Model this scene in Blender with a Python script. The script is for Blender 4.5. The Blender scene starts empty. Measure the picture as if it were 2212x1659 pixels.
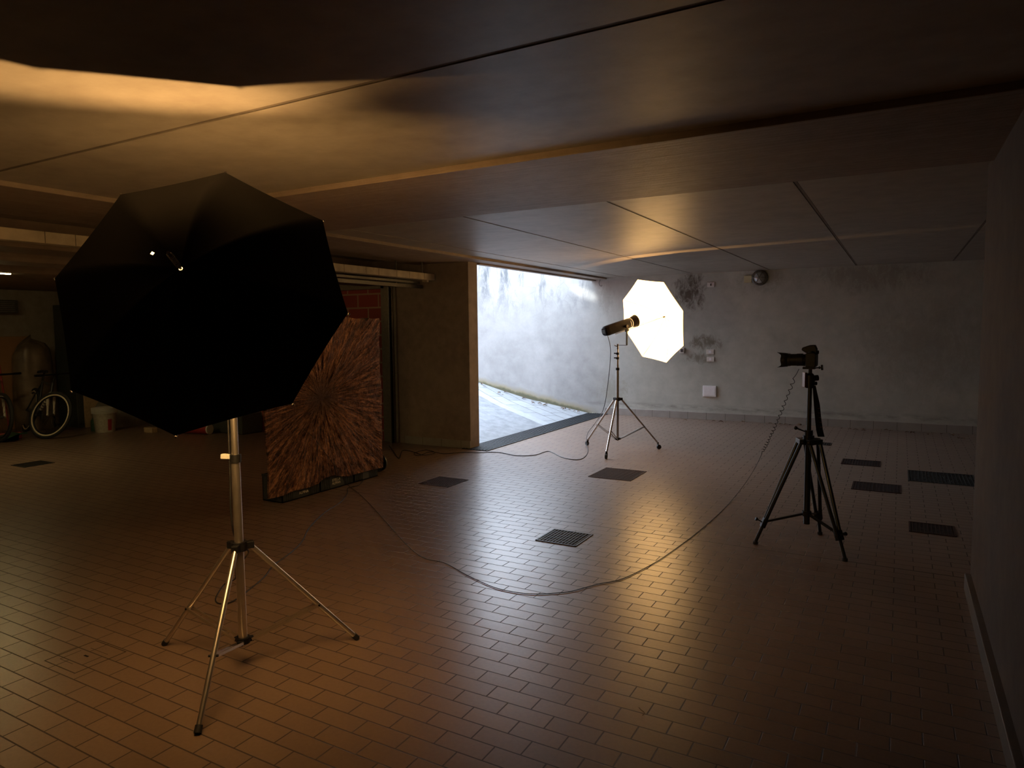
import bpy, math, random
import numpy as np
from mathutils import Vector, Matrix, noise

# ------------------------------------------------------------------ camera, world, exposure
scene = bpy.context.scene
COL = scene.collection
IMW, IMH, FPX, CAMZ = 2212, 1659, 1487.0, 1.5
def _d(px, py):
    v = np.array([px - IMW/2, -(py - IMH/2), -FPX]); return v/np.linalg.norm(v)
_y = _d(1945, 702); _x = -_d(-1560, 737); _x = _x - _y*(_x @ _y); _x /= np.linalg.norm(_x)
_z = np.cross(_x, _y)
ROT = np.array([_x, _y, _z])
cam_data = bpy.data.cameras.new('camera'); cam = bpy.data.objects.new('camera', cam_data); COL.objects.link(cam)
cam.matrix_world = Matrix([list(ROT[0])+[0], list(ROT[1])+[0], list(ROT[2])+[CAMZ], [0, 0, 0, 1]])
cam_data.sensor_width = 36; cam_data.lens = FPX*36/IMW; cam_data.clip_start = 0.05; cam_data.clip_end = 200
scene.camera = cam
scene.view_settings.view_transform = 'Standard'; scene.view_settings.look = 'None'
scene.view_settings.gamma = 1; scene.view_settings.use_curve_mapping = False
scene.view_settings.exposure = 0.0
scene.cycles.max_bounces = 8; scene.cycles.diffuse_bounces = 5; scene.cycles.glossy_bounces = 3
scene.cycles.sample_clamp_indirect = 6; scene.cycles.use_denoising = True
scene.cycles.caustics_reflective = False; scene.cycles.caustics_refractive = False

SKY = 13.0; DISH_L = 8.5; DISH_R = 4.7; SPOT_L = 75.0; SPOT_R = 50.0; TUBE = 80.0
TUNG = (1.0, 0.57, 0.19)
world = bpy.data.worlds.new('sky'); scene.world = world; world.use_nodes = True
wt = world.node_tree; bg = wt.nodes['Background']
wtc = wt.nodes.new('ShaderNodeTexCoord'); wsep = wt.nodes.new('ShaderNodeSeparateXYZ'); wr = wt.nodes.new('ShaderNodeValToRGB')
wt.links.new(wtc.outputs['Generated'], wsep.inputs[0]); wt.links.new(wsep.outputs['Z'], wr.inputs[0])
wr.color_ramp.elements[0].color = (0.84, 0.91, 1.0, 1); wr.color_ramp.elements[1].color = (0.60, 0.76, 1.0, 1)
wt.links.new(wr.outputs[0], bg.inputs[0]); bg.inputs[1].default_value = SKY

def F(px, py, z=0.0):                       # photo position -> point at height z
    r = ROT @ np.array([px - IMW/2, -(py - IMH/2), -FPX]); t = (z - CAMZ)/r[2]
    return Vector((r[0]*t, r[1]*t, z))
def PL(px, py, ax, v):                      # photo position -> point on the plane axis = v
    r = ROT @ np.array([px - IMW/2, -(py - IMH/2), -FPX]); c = (0, 0, CAMZ); t = (v - c[ax])/r[ax]
    return Vector((r[0]*t, r[1]*t, CAMZ + r[2]*t))

# ------------------------------------------------------------------ mesh helpers
class MB:
    def __init__(s): s.v = []; s.f = []; s.sm = []
    def add(s, vs, fs, smooth=False):
        o = len(s.v); s.v += [tuple(v) for v in vs]; s.f += [[i+o for i in f] for f in fs]; s.sm += [smooth]*len(fs); return s
    def box(s, a, b, M=None):
        x0, y0, z0 = [min(a[i], b[i]) for i in range(3)]; x1, y1, z1 = [max(a[i], b[i]) for i in range(3)]
        vs = [Vector(p) for p in [(x0,y0,z0),(x1,y0,z0),(x1,y1,z0),(x0,y1,z0),(x0,y0,z1),(x1,y0,z1),(x1,y1,z1),(x0,y1,z1)]]
        if M is not None: vs = [M @ v for v in vs]
        return s.add(vs, [(0,3,2,1),(4,5,6,7),(0,1,5,4),(1,2,6,5),(2,3,7,6),(3,0,4,7)])
    def rod(s, a, b, r0, r1=None, n=14, caps=True):
        a = Vector(a); b = Vector(b); r1 = r0 if r1 is None else r1
        w = (b-a).normalized(); u = w.orthogonal().normalized(); v = w.cross(u)
        A = [a+(u*math.cos(2*math.pi*i/n)+v*math.sin(2*math.pi*i/n))*r0 for i in range(n)]
        B = [b+(u*math.cos(2*math.pi*i/n)+v*math.sin(2*math.pi*i/n))*r1 for i in range(n)]
        s.add(A+B, [(i, (i+1)%n, n+(i+1)%n, n+i) for i in range(n)], True)
        if caps: s.add(A, [tuple(range(n))[::-1]]); s.add(B, [tuple(range(n))])
        return s
    def bar(s, a, b, w, h, up=(0,0,1)):     # rectangular bar
        a = Vector(a); b = Vector(b); d = (b-a).normalized(); u = Vector(up).cross(d)
        u = u.normalized() if u.length > 1e-4 else d.orthogonal().normalized(); v = d.cross(u)
        o = [(-1,-1),(1,-1),(1,1),(-1,1)]
        P = [a+u*(i*w/2)+v*(j*h/2) for i, j in o]+[b+u*(i*w/2)+v*(j*h/2) for i, j in o]
        return s.add(P, [(0,3,2,1),(4,5,6,7),(0,1,5,4),(1,2,6,5),(2,3,7,6),(3,0,4,7)])
    def lathe(s, prof, a, d, n=28):         # prof: (distance along d, radius)
        a = Vector(a); d = Vector(d).normalized(); u = d.orthogonal().normalized(); v = d.cross(u)
        rings = []
        for t, r in prof:
            rings.append([a+d*t+(u*math.cos(2*math.pi*i/n)+v*math.sin(2*math.pi*i/n))*max(r, 1e-5) for i in range(n)])
        for k in range(len(prof)-1):
            s.add(rings[k]+rings[k+1], [(i, (i+1)%n, n+(i+1)%n, n+i) for i in range(n)], True)
        return s
    def tube(s, pts, r, n=8, smooth=True, sub=8):
        pts = [Vector(p) for p in pts]
        if smooth and len(pts) > 2: pts = spline(pts, sub)
        if not isinstance(r, (list, tuple)): r = [r]*len(pts)
        t = (pts[1]-pts[0]).normalized(); u = t.orthogonal().normalized(); rings = []
        for i, p in enumerate(pts):
            t = (pts[min(i+1, len(pts)-1)]-pts[max(i-1, 0)])
            t = t.normalized() if t.length > 1e-9 else Vector((0,0,1))
            u = (u-t*u.dot(t)); u = u.normalized() if u.length > 1e-6 else t.orthogonal().normalized(); v = t.cross(u)
            rings += [p+(u*math.cos(2*math.pi*k/n)+v*math.sin(2*math.pi*k/n))*r[i] for k in range(n)]
        m = len(pts); fs = [(i*n+k, i*n+(k+1)%n, (i+1)*n+(k+1)%n, (i+1)*n+k) for i in range(m-1) for k in range(n)]
        s.add(rings, fs, True); s.add(rings[:n], [tuple(range(n))[::-1]]); s.add(rings[-n:], [tuple(range(n))]); return s
    def ball(s, c, r, n=16, m=10, sc=(1,1,1)):
        c = Vector(c); vs = []; 
        for j in range(m+1):
            th = math.pi*j/m
            for i in range(n): vs.append(c+Vector((math.sin(th)*math.cos(2*math.pi*i/n)*sc[0], math.sin(th)*math.sin(2*math.pi*i/n)*sc[1], math.cos(th)*sc[2]))*r)
        return s.add(vs, [(j*n+i, (j+1)*n+i, (j+1)*n+(i+1)%n, j*n+(i+1)%n) for j in range(m) for i in range(n)], True)
    def prism(s, outline, vec):             # outline: list of 3D points, extruded along vec
        o = [Vector(p) for p in outline]; n = len(o); vec = Vector(vec); q = [p+vec for p in o]
        s.add(o+q, [tuple(range(n))[::-1], tuple(range(n, 2*n))]+[(i, (i+1)%n, n+(i+1)%n, n+i) for i in range(n)]); return s
def spline(pts, sub=8):
    out = []; P = [pts[0]]+pts+[pts[-1]]
    for i in range(1, len(P)-2):
        a, b, c, d = P[i-1], P[i], P[i+1], P[i+2]
        for k in range(sub):
            t = k/sub; out.append(0.5*((2*b)+(c-a)*t+(2*a-5*b+4*c-d)*t*t+(-a+3*b-3*c+d)*t**3))
    out.append(pts[-1]); return out
def obj(name, mb, mat, parent=None, bevel=0, origin=None):
    me = bpy.data.meshes.new(name)
    vs = mb.v
    if origin is not None and parent is None: vs = [(v[0]-origin[0], v[1]-origin[1], v[2]-origin[2]) for v in vs]
    if parent is not None:
        L = TRUE_LOC.get(parent.name, Vector((0,0,0))); vs = [(v[0]-L[0], v[1]-L[1], v[2]-L[2]) for v in vs]
    me.from_pydata([tuple(v) for v in vs], [], mb.f)
    me.polygons.foreach_set('use_smooth', mb.sm); me.update()
    o = bpy.data.objects.new(name, me); COL.objects.link(o)
    if mat is not None: me.materials.append(mat)
    if origin is not None and parent is None: o.location = origin; TRUE_LOC[o.name] = Vector(origin)
    if parent is not None: o.parent = parent; TRUE_LOC[o.name] = TRUE_LOC.get(parent.name, Vector((0,0,0)))
    if bevel:
        b = o.modifiers.new('bevel', 'BEVEL'); b.width = bevel; b.segments = 2; b.limit_method = 'ANGLE'; b.angle_limit = 0.7
    return o
TRUE_LOC = {}
def tag(o, label, cat, group=None):
    o['label'] = label; o['category'] = cat
    if group: o['group'] = group
    return o
def thing(name, label, cat, loc=(0,0,0), group=None):
    o = bpy.data.objects.new(name, None); COL.objects.link(o); o.location = loc; o.empty_display_size = 0.05
    TRUE_LOC[o.name] = Vector(loc); return tag(o, label, cat, group)
def struct(name, mb, mat, bevel=0):
    o = obj(name, mb, mat, bevel=bevel); o['kind'] = 'structure'; return o
def fix_copy(src, label, loc=None, rotz=0, group=None, sc=None):
    r = src.copy(); COL.objects.link(r)
    if loc is not None: r.location = loc
    r.rotation_euler = (0, 0, rotz); r['label'] = label
    if sc: r.scale = sc
    for ch in list(src.children):
        c = ch.copy(); COL.objects.link(c); c.parent = r
        for g in list(ch.children):
            d = g.copy(); COL.objects.link(d); d.parent = c
    return r

# ------------------------------------------------------------------ materials
MATS = {}
class NT:
    def __init__(s, name):
        s.m = bpy.data.materials.new(name); s.m.use_nodes = True; s.t = s.m.node_tree
        s.b = s.t.nodes['Principled BSDF']; s.tc = None
    def n(s, ty, **k):
        x = s.t.nodes.new('ShaderNode'+ty)
        for a, b in k.items(): setattr(x, a, b)
        return x
    def l(s, a, b): s.t.links.new(a, b)
    def pos(s):
        if s.tc is None: s.tc = s.n('NewGeometry')
        return s.tc.outputs['Position']
    def mapp(s, vec, loc=(0,0,0), scale=(1,1,1), rot=(0,0,0)):
        m = s.n('Mapping'); s.l(vec, m.inputs[0]); m.inputs['Location'].default_value = loc; m.inputs['Scale'].default_value = scale; m.inputs['Rotation'].default_value = rot; return m.outputs[0]
    def noise(s, vec, scale, detail=4, rough=0.55, dist=0.0):
        x = s.n('TexNoise'); s.l(vec, x.inputs['Vector']); x.inputs['Scale'].default_value = scale; x.inputs['Detail'].default_value = detail
        x.inputs['Roughness'].default_value = rough; x.inputs['Distortion'].default_value = dist; return x.outputs['Fac']
    def ramp(s, fac, stops):
        x = s.n('ValToRGB'); s.l(fac, x.inputs[0]); r = x.color_ramp
        while len(r.elements) < len(stops): r.elements.new(0.5)
        for e, (p, c) in zip(r.elements, stops):
            e.position = p; e.color = (c[0], c[1], c[2], 1) if isinstance(c, (tuple, list)) else (c, c, c, 1)
        return x.outputs[0]
    def mix(s, fac, a, b, mode='MIX'):
        x = s.n('Mix', data_type='RGBA', blend_type=mode)
        if isinstance(fac, (int, float)): x.inputs[0].default_value = fac
        else: s.l(fac, x.inputs[0])
        for i, v in ((6, a), (7, b)):
            if isinstance(v, (tuple, list)): x.inputs[i].default_value = (v[0], v[1], v[2], 1)
            else: s.l(v, x.inputs[i])
        return x.outputs[2]
    def math(s, op, a, b=None, c=None, clamp=False):
        x = s.n('Math', operation=op, use_clamp=clamp)
        for i, v in ((0, a), (1, b), (2, c)):
            if v is None: continue
            if isinstance(v, (int, float)): x.inputs[i].default_value = v
            else: s.l(v, x.inputs[i])
        return x.outputs[0]
    def sep(s, vec):
        x = s.n('SeparateXYZ'); s.l(vec, x.inputs[0]); return x.outputs
    def comb(s, a, b, c):
        x = s.n('CombineXYZ')
        for i, v in enumerate((a, b, c)):
            if isinstance(v, (int, float)): x.inputs[i].default_value = v
            else: s.l(v, x.inputs[i])
        return x.outputs[0]
    def bump(s, h, strength=0.3, dist=0.01, prev=None):
        x = s.n('Bump'); s.l(h, x.inputs['Height']); x.inputs['Strength'].default_value = strength; x.inputs['Distance'].default_value = dist
        if prev is not None: s.l(prev, x.inputs['Normal'])
        return x.outputs[0]
    def set(s, **k):
        for a, v in k.items():
            i = s.b.inputs[a.replace('_', ' ')]
            if isinstance(v, bpy.types.NodeSocket): s.l(v, i)
            elif isinstance(v, (tuple, list)): i.default_value = (*v, 1) if len(v) == 3 else v
            else: i.default_value = v
        return s
def plain(name, col, rough=0.5, metal=0.0, var=0.15, scale=30, bump=0.0, spec=0.5, emit=None, es=0):
    if name in MATS: return MATS[name]
    t = NT(name); p = t.pos(); nz = t.noise(p, scale)
    dark = tuple(c*(1-var) for c in col); light = tuple(min(1, c*(1+var)) for c in col)
    t.set(Base_Color=t.ramp(nz, [(0.3, dark), (0.7, light)]), Roughness=rough, Metallic=metal)
    t.b.inputs['Specular IOR Level'].default_value = spec
    if bump: t.set(Normal=t.bump(nz, bump, 0.002))
    if emit: t.b.inputs['Emission Color'].default_value = (*emit, 1); t.b.inputs['Emission Strength'].default_value = es
    MATS[name] = t.m; return t.m

# floor tiles
t = NT('floor_tiles'); P = t.pos()
TW, TH = 0.2065, 0.0917
mp = t.mapp(P, loc=(1.02 + 20*TW, -3.678 + 60*TH, 0))
br = t.n('TexBrick', offset=0.5, offset_frequency=2, squash=1.0)
t.l(mp, br.inputs['Vector'])
br.inputs['Scale'].default_value = 1; br.inputs['Mortar Size'].default_value = 0.0031; br.inputs['Mortar Smooth'].default_value = 0.2
br.inputs['Brick Width'].default_value = TW; br.inputs['Row Height'].default_value = TH
br.inputs['Color1'].default_value = (0.0, 0, 0, 1); br.inputs['Color2'].default_value = (1, 1, 1, 1); br.inputs['Mortar'].default_value = (0.5, 0.5, 0.5, 1)
sp = t.sep(P)
tone = t.mix(br.outputs['Color'], (0.200, 0.130, 0.092), (0.255, 0.170, 0.122))
big = t.noise(P, 0.9, 5, 0.6); tone = t.mix(t.ramp(big, [(0.35, 0.0), (0.7, 0.45)]), tone, (0.182, 0.124, 0.092))
fine = t.noise(P, 60, 3); tone = t.mix(0.18, tone, t.ramp(fine, [(0.3, (0.12, 0.072, 0.048)), (0.7, (0.32, 0.2, 0.136))]))
gy = t.math('ABSOLUTE', t.math('SUBTRACT', sp[1], 4.778)); gj = t.math('LESS_THAN', gy, 0.006)
mort = t.math('MAXIMUM', br.outputs['Fac'], gj)
colr = t.mix(mort, tone, (0.040, 0.022, 0.014))
rgh = t.math('ADD', t.math('MULTIPLY', t.noise(P, 3.5, 4), 0.05), 0.283); rgh = t.math('ADD', rgh, t.math('MULTIPLY', mort, 0.3))
h = t.math('SUBTRACT', t.math('MULTIPLY', t.noise(P, 6, 2), 0.25), t.math('MULTIPLY', mort, 1.0))
# each tile lies at a slightly different tilt
wn = t.n('TexWhiteNoise', noise_dimensions='1D'); t.l(t.math('MULTIPLY', br.outputs['Color'], 917.3), wn.inputs['W'])
va = t.n('VectorMath', operation='SUBTRACT'); t.l(wn.outputs['Color'], va.inputs[0]); va.inputs[1].default_value = (0.5, 0.5, 0.5)
vb = t.n('VectorMath', operation='SCALE'); t.l(va.outputs[0], vb.inputs[0]); vb.inputs['Scale'].default_value = 0.009
vc = t.n('VectorMath', operation='ADD'); t.l(t.bump(h, 0.8, 0.004), vc.inputs[0]); t.l(vb.outputs[0], vc.inputs[1])
vd = t.n('VectorMath', operation='NORMALIZE'); t.l(vc.outputs[0], vd.inputs[0])
t.set(Base_Color=colr, Roughness=rgh, Normal=vd.outputs[0]); t.b.inputs['Specular IOR Level'].default_value = 0.85
M_floor = t.m

def concrete(name, base, dark, light, board=None, rough=0.62, bumps=0.25, spec=0.4):
    t = NT(name); P = t.pos()
    a = t.noise(P, 1.1, 6, 0.62, 0.4); b = t.noise(P, 9, 5, 0.6); c = t.noise(P, 90, 3)
    col = t.ramp(a, [(0.28, dark), (0.5, base), (0.75, light)])
    col = t.mix(0.5, col, t.ramp(b, [(0.3, dark), (0.7, light)]))
    hgt = t.math('ADD', t.math('MULTIPLY', b, 0.5), t.math('MULTIPLY', c, 0.25))
    if board is not None:                   # grain of the form boards, stretched along one axis
        q = t.mapp(P, scale=board); s1 = t.noise(q, 1.0, 4, 0.6)
        col = t.mix(0.25, col, t.ramp(s1, [(0.35, dark), (0.65, light)])); hgt = t.math('ADD', hgt, t.math('MULTIPLY', s1, 0.9))
    t.set(Base_Color=col, Roughness=rough, Normal=t.bump(hgt, bumps, 0.006)); t.b.inputs['Specular IOR Level'].default_value = spec
    return t, col, P
t, c_, P_ = concrete('ceiling_concrete', (0.36, 0.315, 0.26), (0.25, 0.205, 0.165), (0.43, 0.385, 0.32), board=(3, 6, 6), rough=0.46, bumps=0.16, spec=0.5); M_ceil = t.m
t, c_, P_ = concrete('beam_concrete', (0.27, 0.20, 0.15), (0.15, 0.105, 0.08), (0.34, 0.26, 0.20), board=(0.5, 34, 34), rough=0.55, bumps=0.55); M_beam = t.m
t, c_, P_ = concrete('lintel_concrete', (0.30, 0.23, 0.17), (0.17, 0.12, 0.09), (0.36, 0.28, 0.21), board=(34, 0.5, 34), rough=0.6, bumps=0.45); M_lintel = t.m
t, c_, P_ = concrete('plastered_wall', (0.29, 0.25, 0.205), (0.20, 0.165, 0.13), (0.35, 0.31, 0.26), rough=0.75); M_wall = t.m
t, c_, P_ = concrete('darkened_brown_wall', (0.10, 0.07, 0.052), (0.07, 0.048, 0.036), (0.13, 0.095, 0.07), rough=0.8); M_wallR = t.m  # tone lowered to offset the excess lamp light on this wall
t, c_, P_ = concrete('pillar_plaster', (0.25, 0.205, 0.175), (0.16, 0.125, 0.105), (0.31, 0.26, 0.22), rough=0.8, bumps=0.5); M_pillar = t.m
t, c_, P_ = concrete('dark_joint', (0.06, 0.05, 0.04), (0.035, 0.03, 0.025), (0.09, 0.075, 0.06)); M_joint = t.m
t, c_, P_ = concrete('joint_filler', (0.16, 0.125, 0.10), (0.08, 0.06, 0.05), (0.22, 0.18, 0.14)); M_jfill = t.m

# long back wall: mould, runs of water outside, moss at the foot
t = NT('stained_wall'); P = t.pos(); s = t.sep(P)
a = t.noise(P, 0.9, 6, 0.62, 0.3); b = t.noise(P, 5, 6, 0.65)
col = t.ramp(a, [(0.25, (0.31, 0.315, 0.30)), (0.5, (0.43, 0.435, 0.42)), (0.78, (0.54, 0.545, 0.53))])
col = t.mix(0.30, col, t.ramp(b, [(0.3, (0.28, 0.28, 0.26)), (0.7, (0.58, 0.58, 0.56))]))
# colour raised indoors and lowered outdoors to balance the daylight on each
inn = t.math('MULTIPLY', t.math('ADD', s[0], 4.9), 0.9, clamp=True)
col = t.mix(t.math('SUBTRACT', 1.0, inn), col, (0.82, 0.83, 0.84), "MULTIPLY"); col = t.mix(inn, col, (0.97, 1.0, 0.92), 'MULTIPLY')
def blob(cx, cz, rx, rz, thr=0.35):
    dx = t.math('DIVIDE', t.math('SUBTRACT', s[0], cx), rx); dz = t.math('DIVIDE', t.math('SUBTRACT', s[2], cz), rz)
    d = t.math('SQRT', t.math('ADD', t.math('MULTIPLY', dx, dx), t.math('MULTIPLY', dz, dz)))
    m = t.math('SUBTRACT', 1.0, d, clamp=True)
    return t.ramp(t.math('MULTIPLY', t.math('POWER', m, 0.5), t.noise(t.mapp(P, scale=(1.3, 1, 0.7)), 8, 7, 0.8, 0.6)), [(thr*0.9, 0.0), (thr*1.35, 1.0)])
for (cx, cz, rx, rz, tcol, am) in [(-2.98, 2.08, 0.48, 0.55, (0.075, 0.058, 0.036), 0.92), (-2.72, 1.25, 0.45, 0.25, (0.13, 0.115, 0.075), 0.8),
                                  (-2.85, 1.0, 0.5, 0.16, (0.16, 0.145, 0.10), 0.75), (-4.3, 0.42, 0.5, 0.5, (0.26, 0.26, 0.20), 0.6), (-1.9, 2.2, 0.8, 0.35, (0.2, 0.18, 0.14), 0.4),
                                  (-0.4, 2.2, 1.5, 0.4, (0.22, 0.2, 0.16), 0.5), (-4.45, 2.0, 0.3, 0.5, (0.25, 0.25, 0.22), 0.5), (0.3, 1.2, 1.6, 1.2, (0.27, 0.25, 0.2), 0.35)]:
    m = blob(cx, cz, rx, rz); m = t.math('MULTIPLY', m, am); col = t.mix(m, col, tcol)
# water runs down the outside part from its top
q = t.mapp(P, scale=(4.2, 1, 1.1)); run = t.noise(q, 1.0, 7, 0.75, 0.35)
top = t.math('MULTIPLY', t.math('SUBTRACT', s[2], 1.62), 1.15, clamp=True); outm = t.math('MULTIPLY', t.math('SUBTRACT', -4.55, s[0]), 3, clamp=True)
rm = t.math('MULTIPLY', t.math('MULTIPLY', t.ramp(run, [(0.47, 0.0), (0.60, 1.0)]), top), outm); col = t.mix(rm, col, (0.13, 0.145, 0.155))
# cracks
vor = t.n('TexVoronoi', feature='DISTANCE_TO_EDGE'); t.l(t.mapp(P, scale=(3.2, 1, 3.0)), vor.inputs['Vector']); vor.inputs['Scale'].default_value = 1.2
crk = t.math('MULTIPLY', t.math('MULTIPLY', t.math('LESS_THAN', vor.outputs['Distance'], 0.012), outm), t.math('MULTIPLY', top, 0.4)); col = t.mix(crk, col, (0.16, 0.17, 0.17))
# moss and ochre line at the foot, following the ramp outside
rampz = t.math('MULTIPLY', t.math('MAXIMUM', t.math('SUBTRACT', -4.75, s[0]), 0.0), 0.205)
hz = t.math('SUBTRACT', s[2], rampz); ft = t.math('SUBTRACT', 1.0, t.math('MULTIPLY', hz, 5.0), clamp=True)
fm = t.math('MULTIPLY', t.ramp(t.math('ADD', ft, t.math('MULTIPLY', t.math('SUBTRACT', b, 0.5), 0.9)), [(0.35, 0.0), (0.8, 0.8)]), outm)
col = t.mix(fm, col, (0.30, 0.26, 0.14))
fm2 = t.math('MULTIPLY', t.ramp(t.math('ADD', ft, t.math('MULTIPLY', t.math('SUBTRACT', b, 0.5), 0.6)), [(0.75, 0.0), (0.95, 0.9)]), outm); col = t.mix(fm2, col, (0.10, 0.105, 0.06))
# peeling band just above the skirting inside
pz = t.math('ABSOLUTE', t.math('SUBTRACT', s[2], t.math('ADD', 0.165, t.math('MULTIPLY', b, 0.05))))
pm = t.math('MULTIPLY', t.math('MULTIPLY', t.math('SUBTRACT', 1.0, t.math('MULTIPLY', pz, 17.0), clamp=True), t.ramp(t.noise(t.mapp(P, scale=(1, 1, 4)), 4, 5, 0.7), [(0.4, 0.0), (0.62, 1.0)])), t.math('SUBTRACT', 1.0, outm)); col = t.mix(t.math('MULTIPLY', pm, 0.6), col, (0.12, 0.12, 0.10))
t.set(Base_Color=col, Roughness=0.82, Normal=t.bump(t.math('ADD', b, t.math('MULTIPLY', t.noise(P, 60, 4), 0.3)), 0.35, 0.006)); M_back = t.m

# blocks of the inner garage wall
t = NT('red_block_wall'); P = t.pos(); s = t.sep(P); v2 = t.comb(s[0], s[2], 0.0)
b2 = t.n('TexBrick', offset=0.5, offset_frequency=2); t.l(t.mapp(v2, loc=(6.497+0.363*10, -1.99+0.1855*20, 0)), b2.inputs['Vector'])
b2.inputs['Scale'].default_value = 1; b2.inputs['Brick Width'].default_value = 0.363; b2.inputs['Row Height'].default_value = 0.1855
b2.inputs['Mortar Size'].default_value = 0.012; b2.inputs['Mortar Smooth'].default_value = 0.1
b2.inputs['Color1'].default_value = (0.30, 0.035, 0.022, 1); b2.inputs['Color2'].default_value = (0.36, 0.045, 0.028, 1); b2.inputs['Mortar'].default_value = (0.42, 0.26, 0.17, 1)
t.set(Base_Color=b2.outputs['Color'], Roughness=0.6, Normal=t.bump(t.math('MULTIPLY', b2.outputs['Fac'], -1.0), 0.5, 0.006)); M_brick = t.m

# ramp paving: blocks beside the wall, smooth concrete on the near half
t = NT('ramp_paving'); P = t.pos(); s = t.sep(P)
b3 = t.n('TexBrick', offset=0.35, offset_frequency=2); t.l(t.mapp(P, rot=(0, 0, 0.5)), b3.inputs['Vector']); b3.inputs['Scale'].default_value = 1
b3.inputs['Brick Width'].default_value = 0.55; b3.inputs['Row Height'].default_value = 0.28; b3.inputs['Mortar Size'].default_value = 0.009
b3.inputs['Color1'].default_value = (0.27, 0.275, 0.28, 1); b3.inputs['Color2'].default_value = (0.33, 0.335, 0.34, 1); b3.inputs['Mortar'].default_value = (0.08, 0.078, 0.07, 1)
edge = t.math('ADD', 9.42, t.math('MULTIPLY', t.math('ADD', s[0], 4.7), -0.50))     # oblique edge of the paving
m = t.math('GREATER_THAN', s[1], edge); band = t.math('LESS_THAN', t.math('ABSOLUTE', t.math('SUBTRACT', s[1], t.math('ADD', edge, 0.11))), 0.11)
nn = t.noise(P, 7, 5, 0.7)
col = t.mix(m, t.ramp(nn, [(0.3, (0.15, 0.15, 0.155)), (0.7, (0.20, 0.205, 0.21))]), b3.outputs['Color']); col = t.mix(band, col, (0.33, 0.335, 0.34))
col = t.mix(0.25, col, t.ramp(nn, [(0.35, (0.14, 0.14, 0.135)), (0.65, (0.36, 0.36, 0.35))]))
t.set(Base_Color=col, Roughness=0.8, Normal=t.bump(nn, 0.3, 0.006)); M_ramp = t.m

# skirting tiles
def skirt(name, col, ax, step=0.30):
    t = NT(name); P = t.pos(); s = t.sep(P); fr = t.math('FRACT', t.math('DIVIDE', s[ax], step)); ln = t.math('LESS_THAN', fr, 0.018)
    c = t.mix(ln, t.ramp(t.noise(P, 6, 4), [(0.3, tuple(k*0.8 for k in col)), (0.7, col)]), (0.08, 0.07, 0.06))
    t.set(Base_Color=c, Roughness=0.5); return t.m
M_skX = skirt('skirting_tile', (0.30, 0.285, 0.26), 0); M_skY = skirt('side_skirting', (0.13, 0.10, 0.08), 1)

# embossed copper panel
t = NT('hammered_copper'); P = t.pos(); s = t.sep(P)
dy = t.math('SUBTRACT', s[1], 4.63); dz = t.math('SUBTRACT', s[2], 0.885)
r = t.math('SQRT', t.math('ADD', t.math('MULTIPLY', dy, dy), t.math('MULTIPLY', dz, dz))); ri = t.math('ADD', r, 0.02)
v3 = t.comb(t.math('DIVIDE', dy, ri), t.math('DIVIDE', dz, ri), t.math('MULTIPLY', r, 1.6))
n1 = t.noise(t.mapp(v3, scale=(24, 24, 3.0)), 1.0, 5, 0.65, 0.2); n2 = t.noise(t.mapp(v3, scale=(70, 70, 14)), 1.0, 4, 0.6, 0.5); n3 = t.noise(P, 130, 3, 0.6)
hh = t.math('ADD', t.math('ADD', t.math('MULTIPLY', n1, 1.0), t.math('MULTIPLY', n2, 0.75)), t.math('MULTIPLY', n3, 0.35))
cc = t.ramp(t.math('ADD', t.math('MULTIPLY', n1, 0.45), t.math('ADD', t.math('MULTIPLY', n2, 0.35), t.math('MULTIPLY', n3, 0.20))), [(0.41, (0.022, 0.013, 0.010)), (0.49, (0.125, 0.056, 0.033)), (0.60, (0.44, 0.225, 0.12))])
cen = t.ramp(t.math('ADD', r, t.math('MULTIPLY', t.math('SUBTRACT', n3, 0.5), 0.12)), [(0.07, 1.0), (0.24, 0.0)]); cc = t.mix(t.math('MULTIPLY', cen, 0.8), cc, (0.06, 0.034, 0.024))
t.set(Base_Color=cc, Metallic=0.85, Roughness=0.36, Normal=t.bump(hh, 1.0, 0.02)); M_copper = t.m

M_black = plain('black_plastic', (0.007, 0.007, 0.008), 0.45, spec=0.3)
M_blackcloth = plain('black_nylon', (0.0045, 0.0038, 0.0034), 0.6, spec=0.15)
M_alu = plain('brushed_aluminium', (0.62, 0.56, 0.50), 0.28, 0.9, var=0.06)
M_chrome = plain('worn_chrome', (0.50, 0.46, 0.43), 0.3, 0.9, var=0.06)
M_darkmetal = plain('dark_stand_metal', (0.14, 0.12, 0.11), 0.35, 0.8)
M_trip = plain('black_anodised_metal', (0.022, 0.022, 0.024), 0.33, 0.5)
M_cable = plain('black_cable', (0.012, 0.011, 0.011), 0.5)
M_rubber = plain('black_rubber', (0.012, 0.012, 0.012), 0.7)
M_maroon = plain('dark_maroon_case', (0.0085, 0.0035, 0.0028), 0.45, spec=0.12)
M_reflector = plain('grey_reflector', (0.30, 0.27, 0.24), 0.4, 0.5)
M_white = plain('white_plastic', (0.75, 0.76, 0.78), 0.45, var=0.03)
M_offw = plain('aged_white_plastic', (0.62, 0.61, 0.56), 0.5, var=0.06)
M_yellow = plain('yellowed_box_plastic', (0.52, 0.49, 0.30), 0.5, var=0.06)
M_red = plain('red_plastic', (0.32, 0.03, 0.025), 0.45)
M_redtxt = plain('dull_red_print', (0.20, 0.05, 0.025), 0.6)
M_green = plain('dark_green_plastic', (0.03, 0.08, 0.035), 0.5)
M_crate = plain('dark_crate_plastic', (0.035, 0.04, 0.045), 0.45)
M_cratetxt = plain('pale_lettering', (0.62, 0.58, 0.50), 0.5)
M_rail = plain('weathered_rail_paint', (0.40, 0.34, 0.25), 0.65, var=0.25, scale=7, bump=0.3)
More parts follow.
